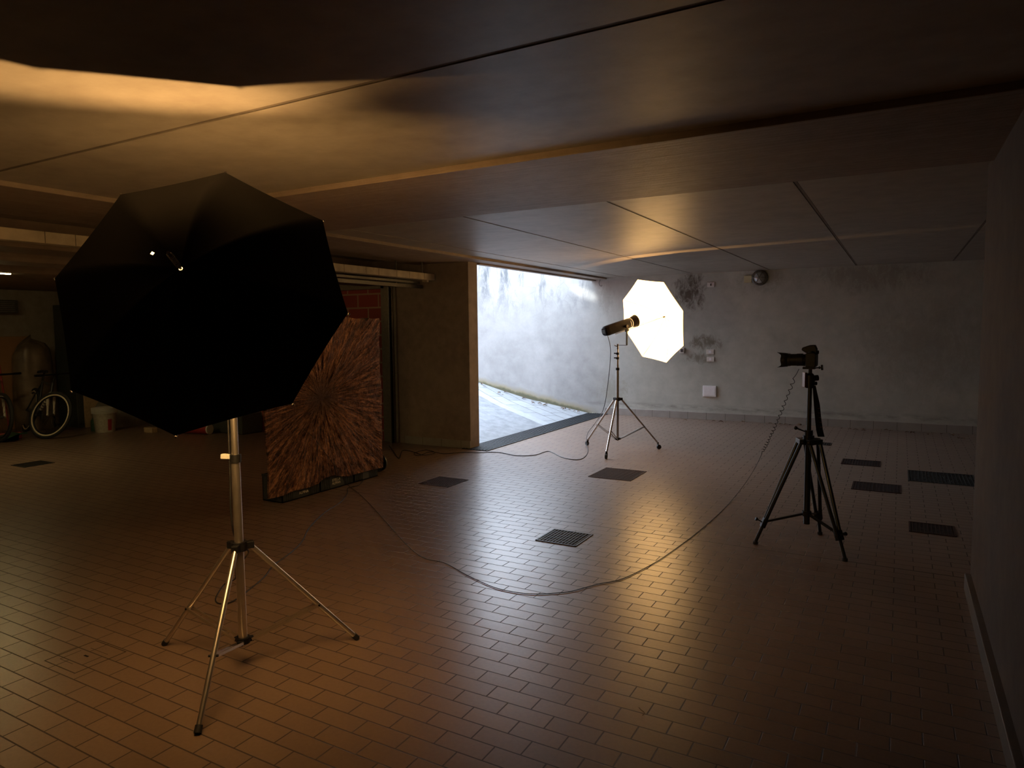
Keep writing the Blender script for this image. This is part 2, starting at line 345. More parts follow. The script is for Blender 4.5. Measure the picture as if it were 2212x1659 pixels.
M_steel = plain('dull_frame_steel', (0.085, 0.08, 0.07), 0.5, 0.3)
M_frm = plain('door_frame_paint', (0.22, 0.19, 0.15), 0.55)
M_wood = plain('faced_chipboard', (0.36, 0.19, 0.09), 0.6, var=0.12, scale=3)
M_paleboard = plain('pale_wood_panel', (0.45, 0.33, 0.2), 0.6)
M_tarp = plain('grey_tarpaulin', (0.16, 0.145, 0.12), 0.55, var=0.3, scale=5)
M_film = plain('cloudy_plastic_film', (0.15, 0.11, 0.075), 0.35, var=0.3, scale=9, bump=0.6)
M_leaf = plain('dry_leaf_brown', (0.16, 0.10, 0.06), 0.8, var=0.4)
M_grate_d = plain('dark_iron_grate', (0.045, 0.045, 0.045), 0.45, 0.6)
M_grate_b = plain('brown_ceramic_grate', (0.055, 0.030, 0.025), 0.7, spec=0.12)
M_void = plain('recess_shade', (0.006, 0.005, 0.005), 0.9)  # flat black standing in for the shade inside floor openings
M_tyre = plain('tyre_rubber', (0.02, 0.02, 0.02), 0.75)
M_whitewall = plain('white_tyre_wall', (0.80, 0.70, 0.52), 0.6)
M_bucket = plain('bucket_plastic', (0.40, 0.37, 0.30), 0.55)
M_louvre = plain('louvre_metal', (0.16, 0.15, 0.13), 0.5)
M_frame = plain('black_bike_paint', (0.02, 0.02, 0.022), 0.3)
M_framew = plain('white_bike_paint', (0.55, 0.50, 0.42), 0.35)
M_cab = plain('dark_cabinet_paint', (0.05, 0.055, 0.045), 0.5)
M_glass = plain('ribbed_lamp_glass', (0.35, 0.36, 0.35), 0.15, 0.2)
M_trench = plain('trench_grate_metal', (0.045, 0.046, 0.048), 0.6, 0.3, spec=0.3)

def emissive(name, col, st, base=(0.8, 0.8, 0.8)):
    t = NT(name); t.set(Base_Color=base, Roughness=0.7); t.b.inputs['Emission Color'].default_value = (*col, 1); t.b.inputs['Emission Strength'].default_value = st; return t.m
M_dishL = emissive('lit_umbrella_lining', TUNG, DISH_L); M_dishR = emissive('lit_umbrella_lining_far', TUNG, DISH_R)  # linings emit in place of the lamp light they would bounce
M_tube = emissive('glowing_tube', (1.0, 0.78, 0.36), TUBE)

# ------------------------------------------------------------------ structure
YB, XL, YG, XR, XO = 11.2, -12.2, 7.2, 0.39, -4.66      # back wall, left wall, garage wall, right wall, opening plane
ZC, ZB = 2.36, 2.33
struct('floor', MB().box((-12.6, -3.3, -0.2), (-4.66, 7.41, 0)).box((-4.66, -3.3, -0.2), (4.4, 11.5, 0)), M_floor)
# ceiling: precast slabs with open joints
c = MB(); g = 0.0125
c.box((-12.6, -3.3, ZC+0.05), (4.4, 7.3, ZC+0.35)).box((-4.66, 7.3, ZC+0.05), (4.4, 11.5, ZC+0.35))
ys = [-3.3, -1.64, -0.45, 0.735, 1.92, 3.08]
for i in range(5): c.box((-4.42, ys[i]+g, ZC), (4.4, ys[i+1]-(g if i < 4 else 0), ZC+0.05))
xs = [-4.42, -4.11, -2.94, -1.765, -0.575, 0.60, 1.79, 2.98, 4.4]
for i in range(8): c.box((xs[i]+(g if i else 0), 4.33, ZC), (xs[i+1]-g, YB, ZC+0.05))
struct('ceiling', c, M_ceil)
jt = MB()
for y in ys[1:5]: jt.box((-4.42, y-0.0085, ZC+0.003), (4.4, y+0.0085, ZC+0.05))
for x in xs[1:8]: jt.box((x-0.0085, 4.33, ZC+0.003), (x+0.0085, YB, ZC+0.05))
struct('trim_8', jt, M_jfill)
struct('trim_1', MB().box((-4.42, 3.08, ZB-0.002), (4.4, 4.33, ZC+0.05)), M_beam, bevel=0.004)
struct('trim_2', MB().box((-5.45, -3.3, ZB), (-4.42, 7.2, ZC+0.05)).box((-4.66, 7.2, ZB), (-4.42, YB, ZC+0.05)), M_lintel, bevel=0.004)
# small steps of the lintel over the ramp opening
struct('trim_3', MB().box((-4.70, 7.41, ZB-0.02), (-4.62, YB, ZC+0.30)), M_lintel)
for i, (x0, x1) in enumerate([(-6.62, -6.17), (-7.85, -7.38), (-12.2, -8.75)]):
    struct('trim_%d' % (4+i), MB().box((x0, -3.3, 2.19), (x1, YG, ZC+0.06)), M_lintel, bevel=0.01)
struct('wall_back', MB().box((-16, YB, -0.2), (-4.66, YB+0.3, 2.73)).box((-4.66, YB, -0.2), (4.4, YB+0.3, 2.7)), M_back)
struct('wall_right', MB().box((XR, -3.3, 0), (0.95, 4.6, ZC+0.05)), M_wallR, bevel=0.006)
struct('wall_side', MB().box((4.1, 4.0, 0), (4.4, YB+.3, 2.7)).box((0.95, 4.0, 0), (4.4, 4.3, 2.7)), M_wall)
struct('wall_behind', MB().box((XL-.4, -3.3, 0), (0.95, -3.0, 2.7)), M_wall)
struct('wall_left', MB().box((XL-0.4, -3.3, 0), (XL, YG+0.2, 2.7)), M_wall)
struct('wall_pillar', MB().box((-5.79, YG, -0.2), (XO, YG+0.21, ZB+0.03)), M_pillar, bevel=0.006)
struct('wall_garage', MB().box((XL-4.1, YG+0.05, -0.2), (-5.79, YG+0.21, 2.7)), M_brick)
struct('wall_above', MB().box((XL, YG-0.02, 2.09), (-5.79, YG+0.05, 2.7)).box((-5.79, YG+0.0, ZB+0.03), (-4.66, YG+0.21, 2.7)).box((-16, YG+0.02, 2.7), (-4.66, YG+0.21, 5.6)), M_pillar)  # tall top box is out of view, added to shade the ramp
struct('baseboard_back', MB().box((-4.45, YB-0.012, 0), (4.1, YB+0.01, 0.115)), M_skX, bevel=0.003)
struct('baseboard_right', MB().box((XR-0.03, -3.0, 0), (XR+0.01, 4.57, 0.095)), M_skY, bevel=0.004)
struct('baseboard_pillar', MB().box((-5.70, YG-0.012, 0), (XO, YG+0.01, 0.10)), M_skX, bevel=0.003)
# ramp outside
prof = [(-4.74, 0.0), (-5.1, 0.06), (-5.46, 0.12), (-5.99, 0.21), (-6.54, 0.345), (-7.04, 0.48), (-8.0, 0.78), (-10, 1.45), (-13, 2.45), (-16, 2.7)]
rp = MB()
for (xa, za), (xb, zb) in zip(prof[:-1], prof[1:]):
    rp.add([(xa, 7.41, za), (xb, 7.41, zb), (xb, YB, zb), (xa, YB, za)], [(0, 1, 2, 3)], True)
    rp.add([(xa, 7.41, -0.2), (xb, 7.41, -0.2), (xb, 7.41, zb), (xa, 7.41, za)], [(0, 1, 2, 3)])
struct('trim_7', rp, M_ramp)

# door frame of the garage bay
d1 = thing('door_1', '', '', (0, 0, 0)); del d1['label']; del d1['category']; d1['kind'] = 'structure'
fr = MB(); fr.box((-6.03, YG-0.03, 0), (-5.97, YG+0.05, 2.12)).box((-5.96, YG-0.05, 0), (-5.88, YG+0.05, 2.12)).box((-5.86, YG-0.02, 0), (-5.79, YG+0.02, 2.12))
fr.box((-8.9, YG-0.03, 2.05), (-5.79, YG+0.05, 2.15)); obj('door_frame', fr, M_frm, d1, 0.004)
tr = MB().box((-5.875, YG-0.065, 0), (-5.865, YG-0.02, 2.1)).rod((-5.84, YG-0.03, 0), (-5.84, YG-0.03, 2.1), 0.008); obj('door_track', tr, M_darkmetal, d1)

# ------------------------------------------------------------------ added spot lamp, stands in for sunlight on the outer wall
sd = bpy.data.lights.new('sun_patch_spot', 'SPOT'); sd.energy = 3800; sd.color = (1.0, 0.98, 0.93); sd.spot_size = math.radians(1.8); sd.spot_blend = 0.35; sd.shadow_soft_size = 0.05
so = bpy.data.objects.new('sun_patch_spot', sd); COL.objects.link(so)
so.location = (-9.3, 7.9, 4.6); tgt = Vector((-4.86, YB, 2.12)); so.rotation_euler = (tgt-so.location).to_track_quat('-Z', 'Y').to_euler(); so.scale = (1.6, 1, 1)

# ------------------------------------------------------------------ studio umbrella with flash head on stand
NL = Vector((0.572, -0.749, 0.334)).normalized(); NR = Vector((0.46, 0.852, 0.249)).normalized()
PXL = [(487,374),(262,422),(120,603),(155,845),(380,942),(632,873),(752,678),(698,478)]
PXR = [(1377.7,603.3),(1434,609),(1476,671.5),(1477,747),(1440,783.5),(1388,770.5),(1348.6,710),(1346,647.6)]
def octa(px, c0, n, s):
    cen = Vector((c0[0]*s, c0[1]*s, CAMZ+(c0[2]-CAMZ)*s)); out = []
    for p in px:
        r = Vector(ROT @ np.array([p[0]-IMW/2, -(p[1]-IMH/2), -FPX])); C0 = Vector((0, 0, CAMZ)); tt = (cen-C0).dot(n)/r.dot(n); out.append(C0+r*tt)
    return cen, out
CL, VL = octa(PXL, (-2.643, 1.972, 1.646), NL, 0.80)
CR, VR = octa(PXR, (-2.43, 7.541, 1.572), NR, 1.10)
def umbrella(label, cen, V, n, depth, lining, hole_at=None, ins=0.996):
    T = thing('reflective_umbrella', label, 'umbrella', cen)
    def surf(off, nr, ns, scal, r0, inset=1.0):
        mb = MB(); rows = []
        for j in range(nr+1):
            q = r0+(1-r0)*j/nr; row = []
            for k in range(8):
                a = V[k]-cen; b = V[(k+1) % 8]-cen
                for i in range(ns):
                    u = i/ns; sag = 4*u*(1-u)
                    p = (a*(1-u)+b*u)*q*(1-scal*sag*q*q)*inset
                    w = depth*(1-q**1.9)*(1-0.07*sag*q)
                    row.append(cen+p+n*(w+off))
            rows.append(row)
        N = 8*ns; mb.add([p for r_ in rows for p in r_], [(j*N+i, j*N+(i+1) % N, (j+1)*N+(i+1) % N, (j+1)*N+i) for j in range(nr) for i in range(N)], True)
        return mb
    sh = surf(0.006, 40, 10, 0.010, 0.013)
    if hole_at is not None:
        best = min(range(len(sh.f)), key=lambda i: (sum((Vector(sh.v[k]) for k in sh.f[i]), Vector())/4-hole_at).length)
        for k in sorted([best], reverse=True): del sh.f[k]; del sh.sm[k]
    obj('canopy', sh, M_blackcloth, T)
    obj('lining', surf(-0.003, 10, 4, 0.010, 0.0, ins), lining, T)
    for k in range(8):
        pts = []
        for j in range(13):
            q = 0.03+0.97*j/12; pts.append(cen+(V[k]-cen)*q*0.993+n*(depth*(1-q**1.9)-0.010))
        rb = obj('rib', MB().tube(pts, 0.0022, n=6, smooth=False), M_chrome, T)
        obj('rib_tip', MB().ball(V[k]+(V[k]-cen).normalized()*0.003, 0.0045, 8, 6), M_darkmetal, rb)
    return T
apexL = CL+NL*0.24
UL = umbrella('large black-backed photo umbrella seen from behind on the near left stand', CL, VL, NL, 0.24, M_dishL, ins=0.972,
              hole_at=Vector((0, 0, CAMZ))+Vector(ROT @ np.array([320-IMW/2, -(540-IMH/2), -FPX]))*0.00145)
UR = umbrella('glowing white octagonal photo umbrella on the wheeled stand by the ramp opening', CR, VR, NR, 0.22, M_dishR)
for T, cen, n, dpt in ((UL, CL, NL, 0.24), (UR, CR, NR, 0.22)):
    obj('shaft', MB().rod(cen+n*(dpt+0.12), cen-n*0.62, 0.0045), M_chrome, T)
    obj('hub', MB().lathe([(0, 0.001), (0, 0.011), (0.03, 0.0095), (0.035, 0.006)], cen+n*(dpt-0.03), n), M_black, T)
    e = n.orthogonal().normalized(); f_ = n.cross(e)
    obj('spring', MB().tube([cen+n*(dpt+0.03+0.08*i/60)+(e*math.cos(i*0.75)+f_*math.sin(i*0.75))*0.008 for i in range(60)], 0.0012, n=5, smooth=False), M_chrome, T)
def flash_head(label, cen, n, standxy, top_z, t0=0.26, L=0.52):
    up = Vector((0, 0, 1)); side = n.cross(up).normalized(); hu = side.cross(n).normalized()
    base = cen+hu*0.072
    T = thing('studio_flash_head', label, 'studio flash', cen-n*0.5)
    def AX(t, u=0, v=0): return base-n*t+hu*u+side*v
    # body: rounded case, back end at t0+L
    b = MB(); NN = 20
    def ring(t, w, h):
        return [AX(t, h*math.copysign(abs(math.sin(a))**0.7, math.sin(a)), w*math.copysign(abs(math.cos(a))**0.7, math.cos(a))) for a in [2*math.pi*i/NN for i in range(NN)]]
    rings = [ring(t0+0.10, .052, .052), ring(t0+0.13, .057, .058), ring(t0+0.30, .058, .060), ring(t0+L-0.05, .056, .060), ring(t0+L-0.012, .052, .054), ring(t0+L, .04, .042)]
    for k in range(len(rings)-1): b.add(rings[k]+rings[k+1], [(i, (i+1) % NN, NN+(i+1) % NN, NN+i) for i in range(NN)], True)
    b.add(rings[-1], [tuple(range(NN))]); b.add(rings[0], [tuple(range(NN))[::-1]])
    obj('housing', b, M_maroon, T)
    obj('trim_ring', MB().lathe([(0, 0.054), (0.0, 0.060), (0.008, 0.060), (0.008, 0.054)], AX(t0+0.105), n), M_chrome, T)
    obj('trim_ring', MB().lathe([(0, 0.055), (0.0, 0.0615), (0.006, 0.0615), (0.006, 0.055)], AX(t0+0.135), n), M_chrome, T)
    obj('reflector', MB().lathe([(0, 0.045), (0.01, 0.056), (0.05, 0.066), (0.088, 0.074), (0.09, 0.076), (0.088, 0.072), (0.05, 0.06), (0.01, 0.03), (0.01, 0.0)], AX(t0+0.10), n), M_maroon, T)
    bulb = obj('bulb', MB().ball(AX(t0+0.065), 0.018), emissive('bulb_glass', TUNG, 12), T)
    hb = MB().box((-.03, -.004, -.022), (.03, .004, .022), Matrix.Translation(AX(t0+L+.002)) @ Matrix((side, n, hu)).transposed().to_4x4()); obj('rear_panel', hb, M_steel, T, 0.002)
    for sgn in (1,):
        obj('tilt_knob', MB().rod(AX(t0+0.22, -0.012, 0.055*sgn), AX(t0+0.22, -0.012, 0.085*sgn), 0.017), M_darkmetal, T)
        obj('tilt_knob', MB().rod(AX(t0+0.22, 0.005, -0.055), AX(t0+0.22, 0.005, -0.088), 0.017), M_darkmetal, T)
    # U bracket down to the stand
    j = AX(t0+0.22, -0.01, 0); zb = top_z+0.03
    a = AX(t0+0.22, 0, 0.074); bpt = AX(t0+0.22, 0, 0.074)
    br = MB().bar(a, (a.x, a.y, zb), 0.024, 0.006, up=side).bar((a.x, a.y, zb), (standxy[0], standxy[1], zb), 0.024, 0.006)
    obj('bracket', br, M_black, T, 0.002)
    sp_ = MB().rod((standxy[0], standxy[1], top_z-0.02), (standxy[0], standxy[1], top_z+0.045), 0.011).rod((standxy[0], standxy[1], top_z+0.01), (standxy[0]-0.035, standxy[1]-0.02, top_z+0.03), 0.006)
    obj('spigot', sp_, M_darkmetal, T)
    obj('shaft_clamp', MB().box((-.014, -.02, -.016), (.014, .02, .016), Matrix.Translation(cen-n*(t0+0.17)) @ Matrix((side, n, hu)).transposed().to_4x4()).rod(cen-n*(t0+.17), AX(t0+.17, -0.05), 0.008), M_black, T)
    return T
SL = Vector((-2.52, 2.0, 0)); SR = Vector((-2.965, 7.87, 0))
flash_head('maroon studio flash head with reflector facing the glowing far umbrella', CR, NR, (SR.x, SR.y), 1.262)
HL = flash_head('studio flash head behind the near black-backed umbrella', CL, NL, (SL.x, SL.y), 1.24)
def spot(loc, n, e, ang, blend, soft):
    d = bpy.data.lights.new('modelling_lamp', 'SPOT'); d.energy = e; d.color = (1.0, 0.56, 0.2); d.spot_size = math.radians(ang); d.spot_blend = blend; d.shadow_soft_size = soft
    o = bpy.data.objects.new('modelling_lamp', d); COL.objects.link(o); o.location = loc; o.rotation_euler = n.to_track_quat('-Z', 'Y').to_euler(); return o
aL = Vector((0, 0, 1)).cross(NL).normalized(); bL = NL.cross(aL)
spot(CL-NL*0.308+bL*0.05-aL*0.10, (NL+bL*0.12).normalized(), SPOT_L, 152, 0.4, 0.024)
spot(CR-NR*0.20+Vector((0, 0, 0.05)), (NR+Vector((0,0,0.26))).normalized(), SPOT_R, 150, 0.15, 0.014)

def light_stand(label, P0, azs, rad, hub, braz, bot, tubes, leg_r, metal, legmat, caster, brfrac):
    T = thing('light_stand', label, 'light stand', P0)
    for (z0, z1, r, m) in tubes: obj('column', MB().rod(P0+Vector((0,0,z0)), P0+Vector((0,0,z1)), r, n=20), m, T)
    hubm = MB().rod(P0+Vector((0,0,hub-0.02)), P0+Vector((0,0,hub+0.02)), 0.034, n=20)
    low = MB().rod(P0+Vector((0,0,bot-0.012)), P0+Vector((0,0,bot+0.014)), 0.030, n=20)
    for az in azs:
        d = Vector((math.cos(az), math.sin(az), 0)); sd_ = Vector((-d.y, d.x, 0)); h0 = P0+d*0.048+Vector((0,0,hub-0.005))
        hubm.box((0.02, -0.014, -0.016), (0.062, 0.014, 0.016), Matrix.Translation(P0+Vector((0,0,hub))) @ Matrix.Rotation(az, 4, 'Z'))
        low.box((0.015, -0.013, -0.010), (0.045, 0.013, 0.010), Matrix.Translation(P0+Vector((0,0,bot))) @ Matrix.Rotation(az, 4, 'Z'))
        endz = 0.075 if caster else 0.012
        e = P0+d*(rad-(0.0 if not caster else 0.03))+Vector((0,0,endz))
        lg = obj('leg', MB().rod(h0, e, leg_r, n=14), legmat, T)
        if caster:
            cb = MB().rod(e+Vector((0,0,0.012)), e-Vector((0,0,0.012)), 0.012).bar(e-Vector((0,0,0.01)), e+d*0.012+Vector((0,0,-0.044)), 0.030, 0.006)
            obj('caster_fork', cb, M_black, lg)
            w = e+d*0.014; w.z = 0.028
            obj('caster_wheel', MB().rod(w-sd_*0.011, w+sd_*0.011, 0.028, n=20), M_rubber, lg)
        else:
            dd = (e-h0).normalized(); tip = obj('foot_cap', MB().rod(e-dd*0.02, e+dd*0.008, leg_r+0.0025, n=14), M_rubber, lg)
        j = h0.lerp(e, brfrac)
        for sg in (-1, 1): obj('brace', MB().bar(P0+d*0.035+sd_*sg*0.013+Vector((0,0,bot)), j+sd_*sg*(leg_r+0.003), 0.004, 0.012), legmat, T)
        obj('brace_pin', MB().rod(j-sd_*(leg_r+0.008), j+sd_*(leg_r+0.008), 0.005, n=8), M_black, T)
    obj('leg_collar', hubm, M_black, T, 0.003); obj('lower_collar', low, M_black, T, 0.003)
    return T
fL = [F(352, 1393), F(770, 1382), F(433, 1578)]; azL = [math.atan2(p.y-SL.y, p.x-SL.x) for p in fL]
TL = light_stand('tall silver light stand carrying the black-backed umbrella, plain tube feet', SL, azL, 0.515, 0.555, 0, 0.125,
    [(0.10, 0.95, 0.0190, M_alu), (0.95, 1.24, 0.0150, M_alu)], 0.0115, M_alu, M_alu, False, 0.62)
cl = MB().rod(SL+Vector((0,0,0.93)), SL+Vector((0,0,0.965)), 0.024, n=20)
obj('clamp_collar', cl, M_black, TL, 0.002)
lv = Vector(ROT[:, 0])*-1; lv.z = 0; lv.normalize()
obj('clamp_lever', MB().bar(SL+lv*0.02+Vector((0,0,0.955)), SL+lv*0.062+Vector((0,0,0.957)), 0.022, 0.022), M_offw, TL, 0.004)
fR = [F(1307, 993), F(1268, 962), F(1426, 970)]; azR = [math.atan2(p.y-SR.y, p.x-SR.x) for p in fR]
TR = light_stand('chrome light stand on three casters holding the glowing umbrella', SR, azR, 0.555, 0.638, 0, 0.152,
    [(0.13, 1.005, 0.0165, M_chrome), (1.005, 1.17, 0.0125, M_chrome), (1.17, 1.25, 0.010, M_chrome)], 0.012, M_chrome, M_chrome, True, 0.62)
for z, r in ((1.005, 0.022), (1.135, 0.018), (1.19, 0.018)):
    obj('clamp_collar', MB().rod(SR+Vector((0,0,z-.016)), SR+Vector((0,0,z+.014)), r, n=16), M_black, TR)
    if z > 1.1: obj('clamp_knob', MB().rod(SR+Vector((0,0,z)), SR+lv*0.045+Vector((0,0,z+.004)), 0.007), M_black, TR)

# ------------------------------------------------------------------ tripod with ball head, camera and strap
PT = Vector((-0.517, 4.99, 0)); RX = Vector((ROT[0][0], ROT[1][0], 0)).normalized()      # RX: rightward as seen in the photo
T = thing('camera_tripod', 'black tripod with twin-rail legs and geared column by the back right', 'tripod', PT)
obj('centre_column', MB().rod(PT+Vector((0,0,0.155)), PT+Vector((0,0,0.74)), 0.0205, n=20), M_trip, T)
obj('riser_column', MB().rod(PT+Vector((0,0,0.74)), PT+Vector((0,0,1.10)), 0.0145, n=18), M_trip, T)
ft = [F(1632, 1175), F(1825, 1212), Vector((-0.46, 5.32, 0))]
sh = MB().rod(PT+Vector((0,0,0.70)), PT+Vector((0,0,0.765)), 0.036, n=20).rod(PT+Vector((0,0,0.765)), PT+Vector((0,0,0.80)), 0.027, n=20)
for p in ft:
    d = (p-PT); d.z = 0; rad = d.length; d.normalize(); sd_ = Vector((-d.y, d.x, 0))
    S = PT+d*0.055+Vector((0,0,0.725)); sh.bar(S-sd_*0.058, S+sd_*0.058, 0.03, 0.034).bar(PT+Vector((0,0,0.725)), S, 0.05, 0.034)
    K = PT+d*(0.055+(rad-0.055)*0.80)+Vector((0,0,0.725*0.20+0.01))                          # lower clamp
    lg = obj('leg', MB().rod(S-sd_*0.044, K-sd_*0.014, 0.0122, n=10).rod(S+sd_*0.044, K+sd_*0.014, 0.0122, n=10), M_trip, T)
    dd = (K-S).normalized()
    obj('leg_clamp', MB().bar(K-dd*0.03, K+dd*0.035, 0.05, 0.03).rod(K-dd*.0+d*0.012, K+d*0.045+Vector((0,0,0.018)), 0.004).rod(K+d*0.045+Vector((0,0,0.018)), K+d*0.058+Vector((0,0,0.024)), 0.012), M_black, lg, 0.003)
    E = Vector((p.x, p.y, 0.018)); obj('lower_leg', MB().rod(K+dd*0.02, E, 0.0115, n=12), M_trip, lg)
    obj('foot', MB().rod(Vector((p.x, p.y, 0.0)), Vector((p.x, p.y, 0.018)), 0.017, n=14), M_rubber, lg)
    obj('spreader', MB().bar(PT+d*0.02+Vector((0,0,0.225)), K+Vector((0,0,0.01))-d*0.02, 0.016, 0.014), M_trip, T)
    for sg in (-1, 1): obj('shoulder_joint', MB().ball(S+sd_*0.044*sg, 0.016, 10, 8), M_darkmetal, T)
obj('shoulder', sh, M_trip, T, 0.004); obj('spreader_ring', MB().rod(PT+Vector((0,0,0.21)), PT+Vector((0,0,0.245)), 0.03, n=18), M_black, T)
hk = PT+Vector((0,0,0.78)); hd = PT-RX*0.088+Vector((0,0,0.815))
obj('crank', MB().rod(hk, hd, 0.0045).ball(hd, 0.013, 10, 8), M_black, T)
# ball head
B0 = PT+Vector((0,0,1.085)); fw = Vector((-1, 0, 0))
bh = MB().rod(B0, B0+Vector((0,0,0.03)), 0.028, n=20).ball(B0+Vector((0,0,0.075)), 0.028).rod(B0+Vector((0,0,0.025)), B0+Vector((0,0,0.085)), 0.031, n=20).rod(B0+Vector((0,0,0.10)), B0+Vector((0,0,0.125)), 0.012)
obj('ball_head', bh, M_black, T)
pw = MB().box((-.010, -.024, 0.0), (.006, .024, .10), Matrix.Translation(B0-RX*0.034+Vector((0,0,0.005))) @ Matrix.Rotation(math.atan2(RX.y, RX.x), 4, 'Z')); obj('head_plate', pw, plain('bronze_metal', (0.16, 0.085, 0.05), 0.3, 0.85), T, 0.004)
obj('head_knob', MB().rod(B0+RX*0.02+Vector((0,0,0.065)), B0+RX*0.052+Vector((0,0,0.068)), 0.02, n=12).rod(B0+RX*0.02+Vector((0,0,0.03)), B0+RX*0.045+Vector((0,0,0.03)), 0.012, n=12), M_black, T)
Q = PT+Vector((0,0,1.212)); 
obj('quick_release', MB().box((-.045, -.03, 0), (.03, .03, .014), Matrix.Translation(Q)).rod(Q+Vector((.03, 0, .008)), Q+Vector((.072, 0, .012)), 0.004).rod(Q+Vector((.052, 0, .010)), Q+Vector((.060, 0, .011)), 0.009).rod(Q+Vector((.066, 0, .011)), Q+Vector((.078, 0, .012)), 0.018, n=16), M_black, T)
# strap hanging from the tripod head
st = MB(); cy = [(0.018, 1.10, 0.010), (0.030, 1.03, 0.016), (0.040, 0.97, 0.021), (0.050, 0.88, 0.022), (0.062, 0.80, 0.024), (0.074, 0.755, 0.024)]
pr = []
for off, z, w in cy:
    c0 = PT+RX*off+Vector((0,0,z)); pr.append((c0-RX*w*0.9+Vector(ROT[:, 2])*0.02, c0+RX*w*0.9+Vector(ROT[:, 2])*0.024))
for k in range(len(pr)-1):
    (a, b), (c1, d1_) = pr[k], pr[k+1]; th = Vector(ROT[:, 2])*0.003; q8 = [a, b, d1_, c1, a+th, b+th, d1_+th, c1+th]
    st.add(q8, [(0,3,2,1),(4,5,6,7),(0,1,5,4),(1,2,6,5),(2,3,7,6),(3,0,4,7)])
sto = tag(obj('neck_strap', st, M_blackcloth, origin=(PT.x+0.05, PT.y, 0.9)), 'black camera strap with dull red lettering hanging beside the tripod column', 'strap')
for k in range(5):
    wr_ = MB()
    f0 = 0.30+k*0.115; z = 1.03-0.275*f0; off = 0.030+0.044*f0+0.008; c0 = PT+RX*off+Vector((0,0,z))+Vector(ROT[:, 2])*0.0285
    wr_.bar(c0-RX*0.008, c0+RX*0.008, 0.0012, 0.020, up=Vector(ROT[:, 2])); obj('strap_lettering', wr_, M_redtxt, sto)
# camera body: looks along -X
CB = PT+Vector((0.006, 0, 1.226))
T = thing('slr_camera', 'black reflex camera with long hooded lens on top of the tripod', 'camera', CB)
bd = MB()
sec = [(-.030, 0.0), (.030, 0.0), (.034, .012), (.034, .085), (.024, .098), (-.022, .098), (-.030, .088)]
bd.prism([CB+Vector((x, -.072, z)) for x, z in sec], (0, .144, 0))
bd.prism([CB+Vector((x, .040, z)) for x, z in [(-.058, .004), (-.028, 0), (-.028, .090), (-.050, .084), (-.060, .06)]], (0, .034, 0))
obj('body', bd, M_black, T, 0.006)
obj('prism_housing', MB().prism([CB+Vector((x, -.033, z)) for x, z in [(.034, .090), (.034, .122), (.022, .148), (-.012, .146), (-.056, .130), (-.062, .114), (-.032, .094)]], (0, .066, 0)), M_black, T, 0.006)
obj('eyecup', MB().box((.034, -.018, .088), (.044, .018, .110), Matrix.Translation(CB)), M_rubber, T, 0.003)
obj('mode_dial', MB().rod(CB+Vector((0, -.05, .097)), CB+Vector((0, -.05, .108)), 0.014), M_black, T)
LO = CB+Vector((-.030, 0, .048)); ld = Vector((-1, 0.0, -0.02)).normalized()
obj('lens', MB().lathe([(0, 0.035), (0.02, 0.038), (0.021, 0.042), (0.06, 0.042), (0.061, 0.040), (0.10, 0.040), (0.101, 0.043), (0.145, 0.044), (0.147, 0.041), (0.147, 0.038), (0.14, 0.034), (0.138, 0.0)], LO, ld), M_black, T)
hd_ = MB(); n_ = 48; A = []; Bm = []
u_ = ld.orthogonal().normalized(); u_ = (Vector((0,0,1))-ld*ld.z).normalized(); v_ = ld.cross(u_)
for i in range(n_):
    a = 2*math.pi*i/n_; ln = 0.022+0.046*abs(math.cos(a))**5+0.020*math.sin(a)**2; rd = 0.0455+0.10*ln
    dr = u_*math.cos(a)+v_*math.sin(a); A.append(LO+ld*0.118+dr*0.0455); Bm.append(LO+ld*(0.118+ln)+dr*rd)
hd_.add(A+Bm, [(i, (i+1) % n_, n_+(i+1) % n_, n_+i) for i in range(n_)], True)
ho = obj('lens_hood', hd_, M_black, T); sm_ = ho.modifiers.new('thickness', 'SOLIDIFY'); sm_.thickness = 0.002

# ------------------------------------------------------------------ cables
def cable(name, label, pts, r=0.0032, sub=8):
    o = obj(name, MB().tube(pts, r, n=7, sub=sub), M_cable, origin=tuple(pts[0])); return tag(o, label, 'cable')
zf = 0.004
c1 = [F(*p, zf) for p in [(1575,1087),(1545,1117),(1500,1155),(1450,1192),(1410,1218),(1345,1250),(1290,1262),(1235,1277),(1200,1281),(1150,1283),(1100,1277),(1060,1266),(1010,1243),(960,1216),(915,1205),(880,1178),(840,1134),(800,1090),(775,1066),(759,1054)]]
A0 = CB+Vector((-.03, .055, .03)); A0 = PL(1726, 797, 1, 4.955)
Ee = F(1612, 1040, 0.06); hang = []
S1 = PL(1716, 817, 1, 4.93); S2 = PL(1648, 975, 1, 5.1)
coil = []; N = 330; ax = (S2-S1); L_ = ax.length; axn = ax.normalized(); uu = axn.orthogonal().normalized(); vv = axn.cross(uu)
for i in range(N+1):
    f0 = i/N; sag = Vector((0, 0, -0.035*math.sin(math.pi*f0)))+RX*(-0.006*math.sin(math.pi*f0)); ph = 2*math.pi*(f0*16+3*f0*f0*f0); rr = 0.0085*(1+0.25*math.sin(f0*23))
    coil.append(S1+ax*f0+sag+(uu*math.cos(ph)+vv*math.sin(ph))*rr)
co = MB().tube([A0, A0.lerp(S1, .6)]+coil+[S2-Vector((0,0,0.02))-RX*0.008], 0.0021, n=6, smooth=False)
wire = [S2-Vector((0,0,0.02))-RX*0.008, F(1634, 1005, 0.20), F(1618, 1032, 0.10), F(1600, 1057, 0.035), c1[0]]+c1[1:]
PXP = -4.605
wire += [PL(752, 1048, 0, -4.60), PL(738, 1030, 0, PXP), PL(722, 1005, 0, PXP), PL(700, 975, 0, PXP), PL(680, 948, 0, PXP), PL(655, 925, 0, PXP)]
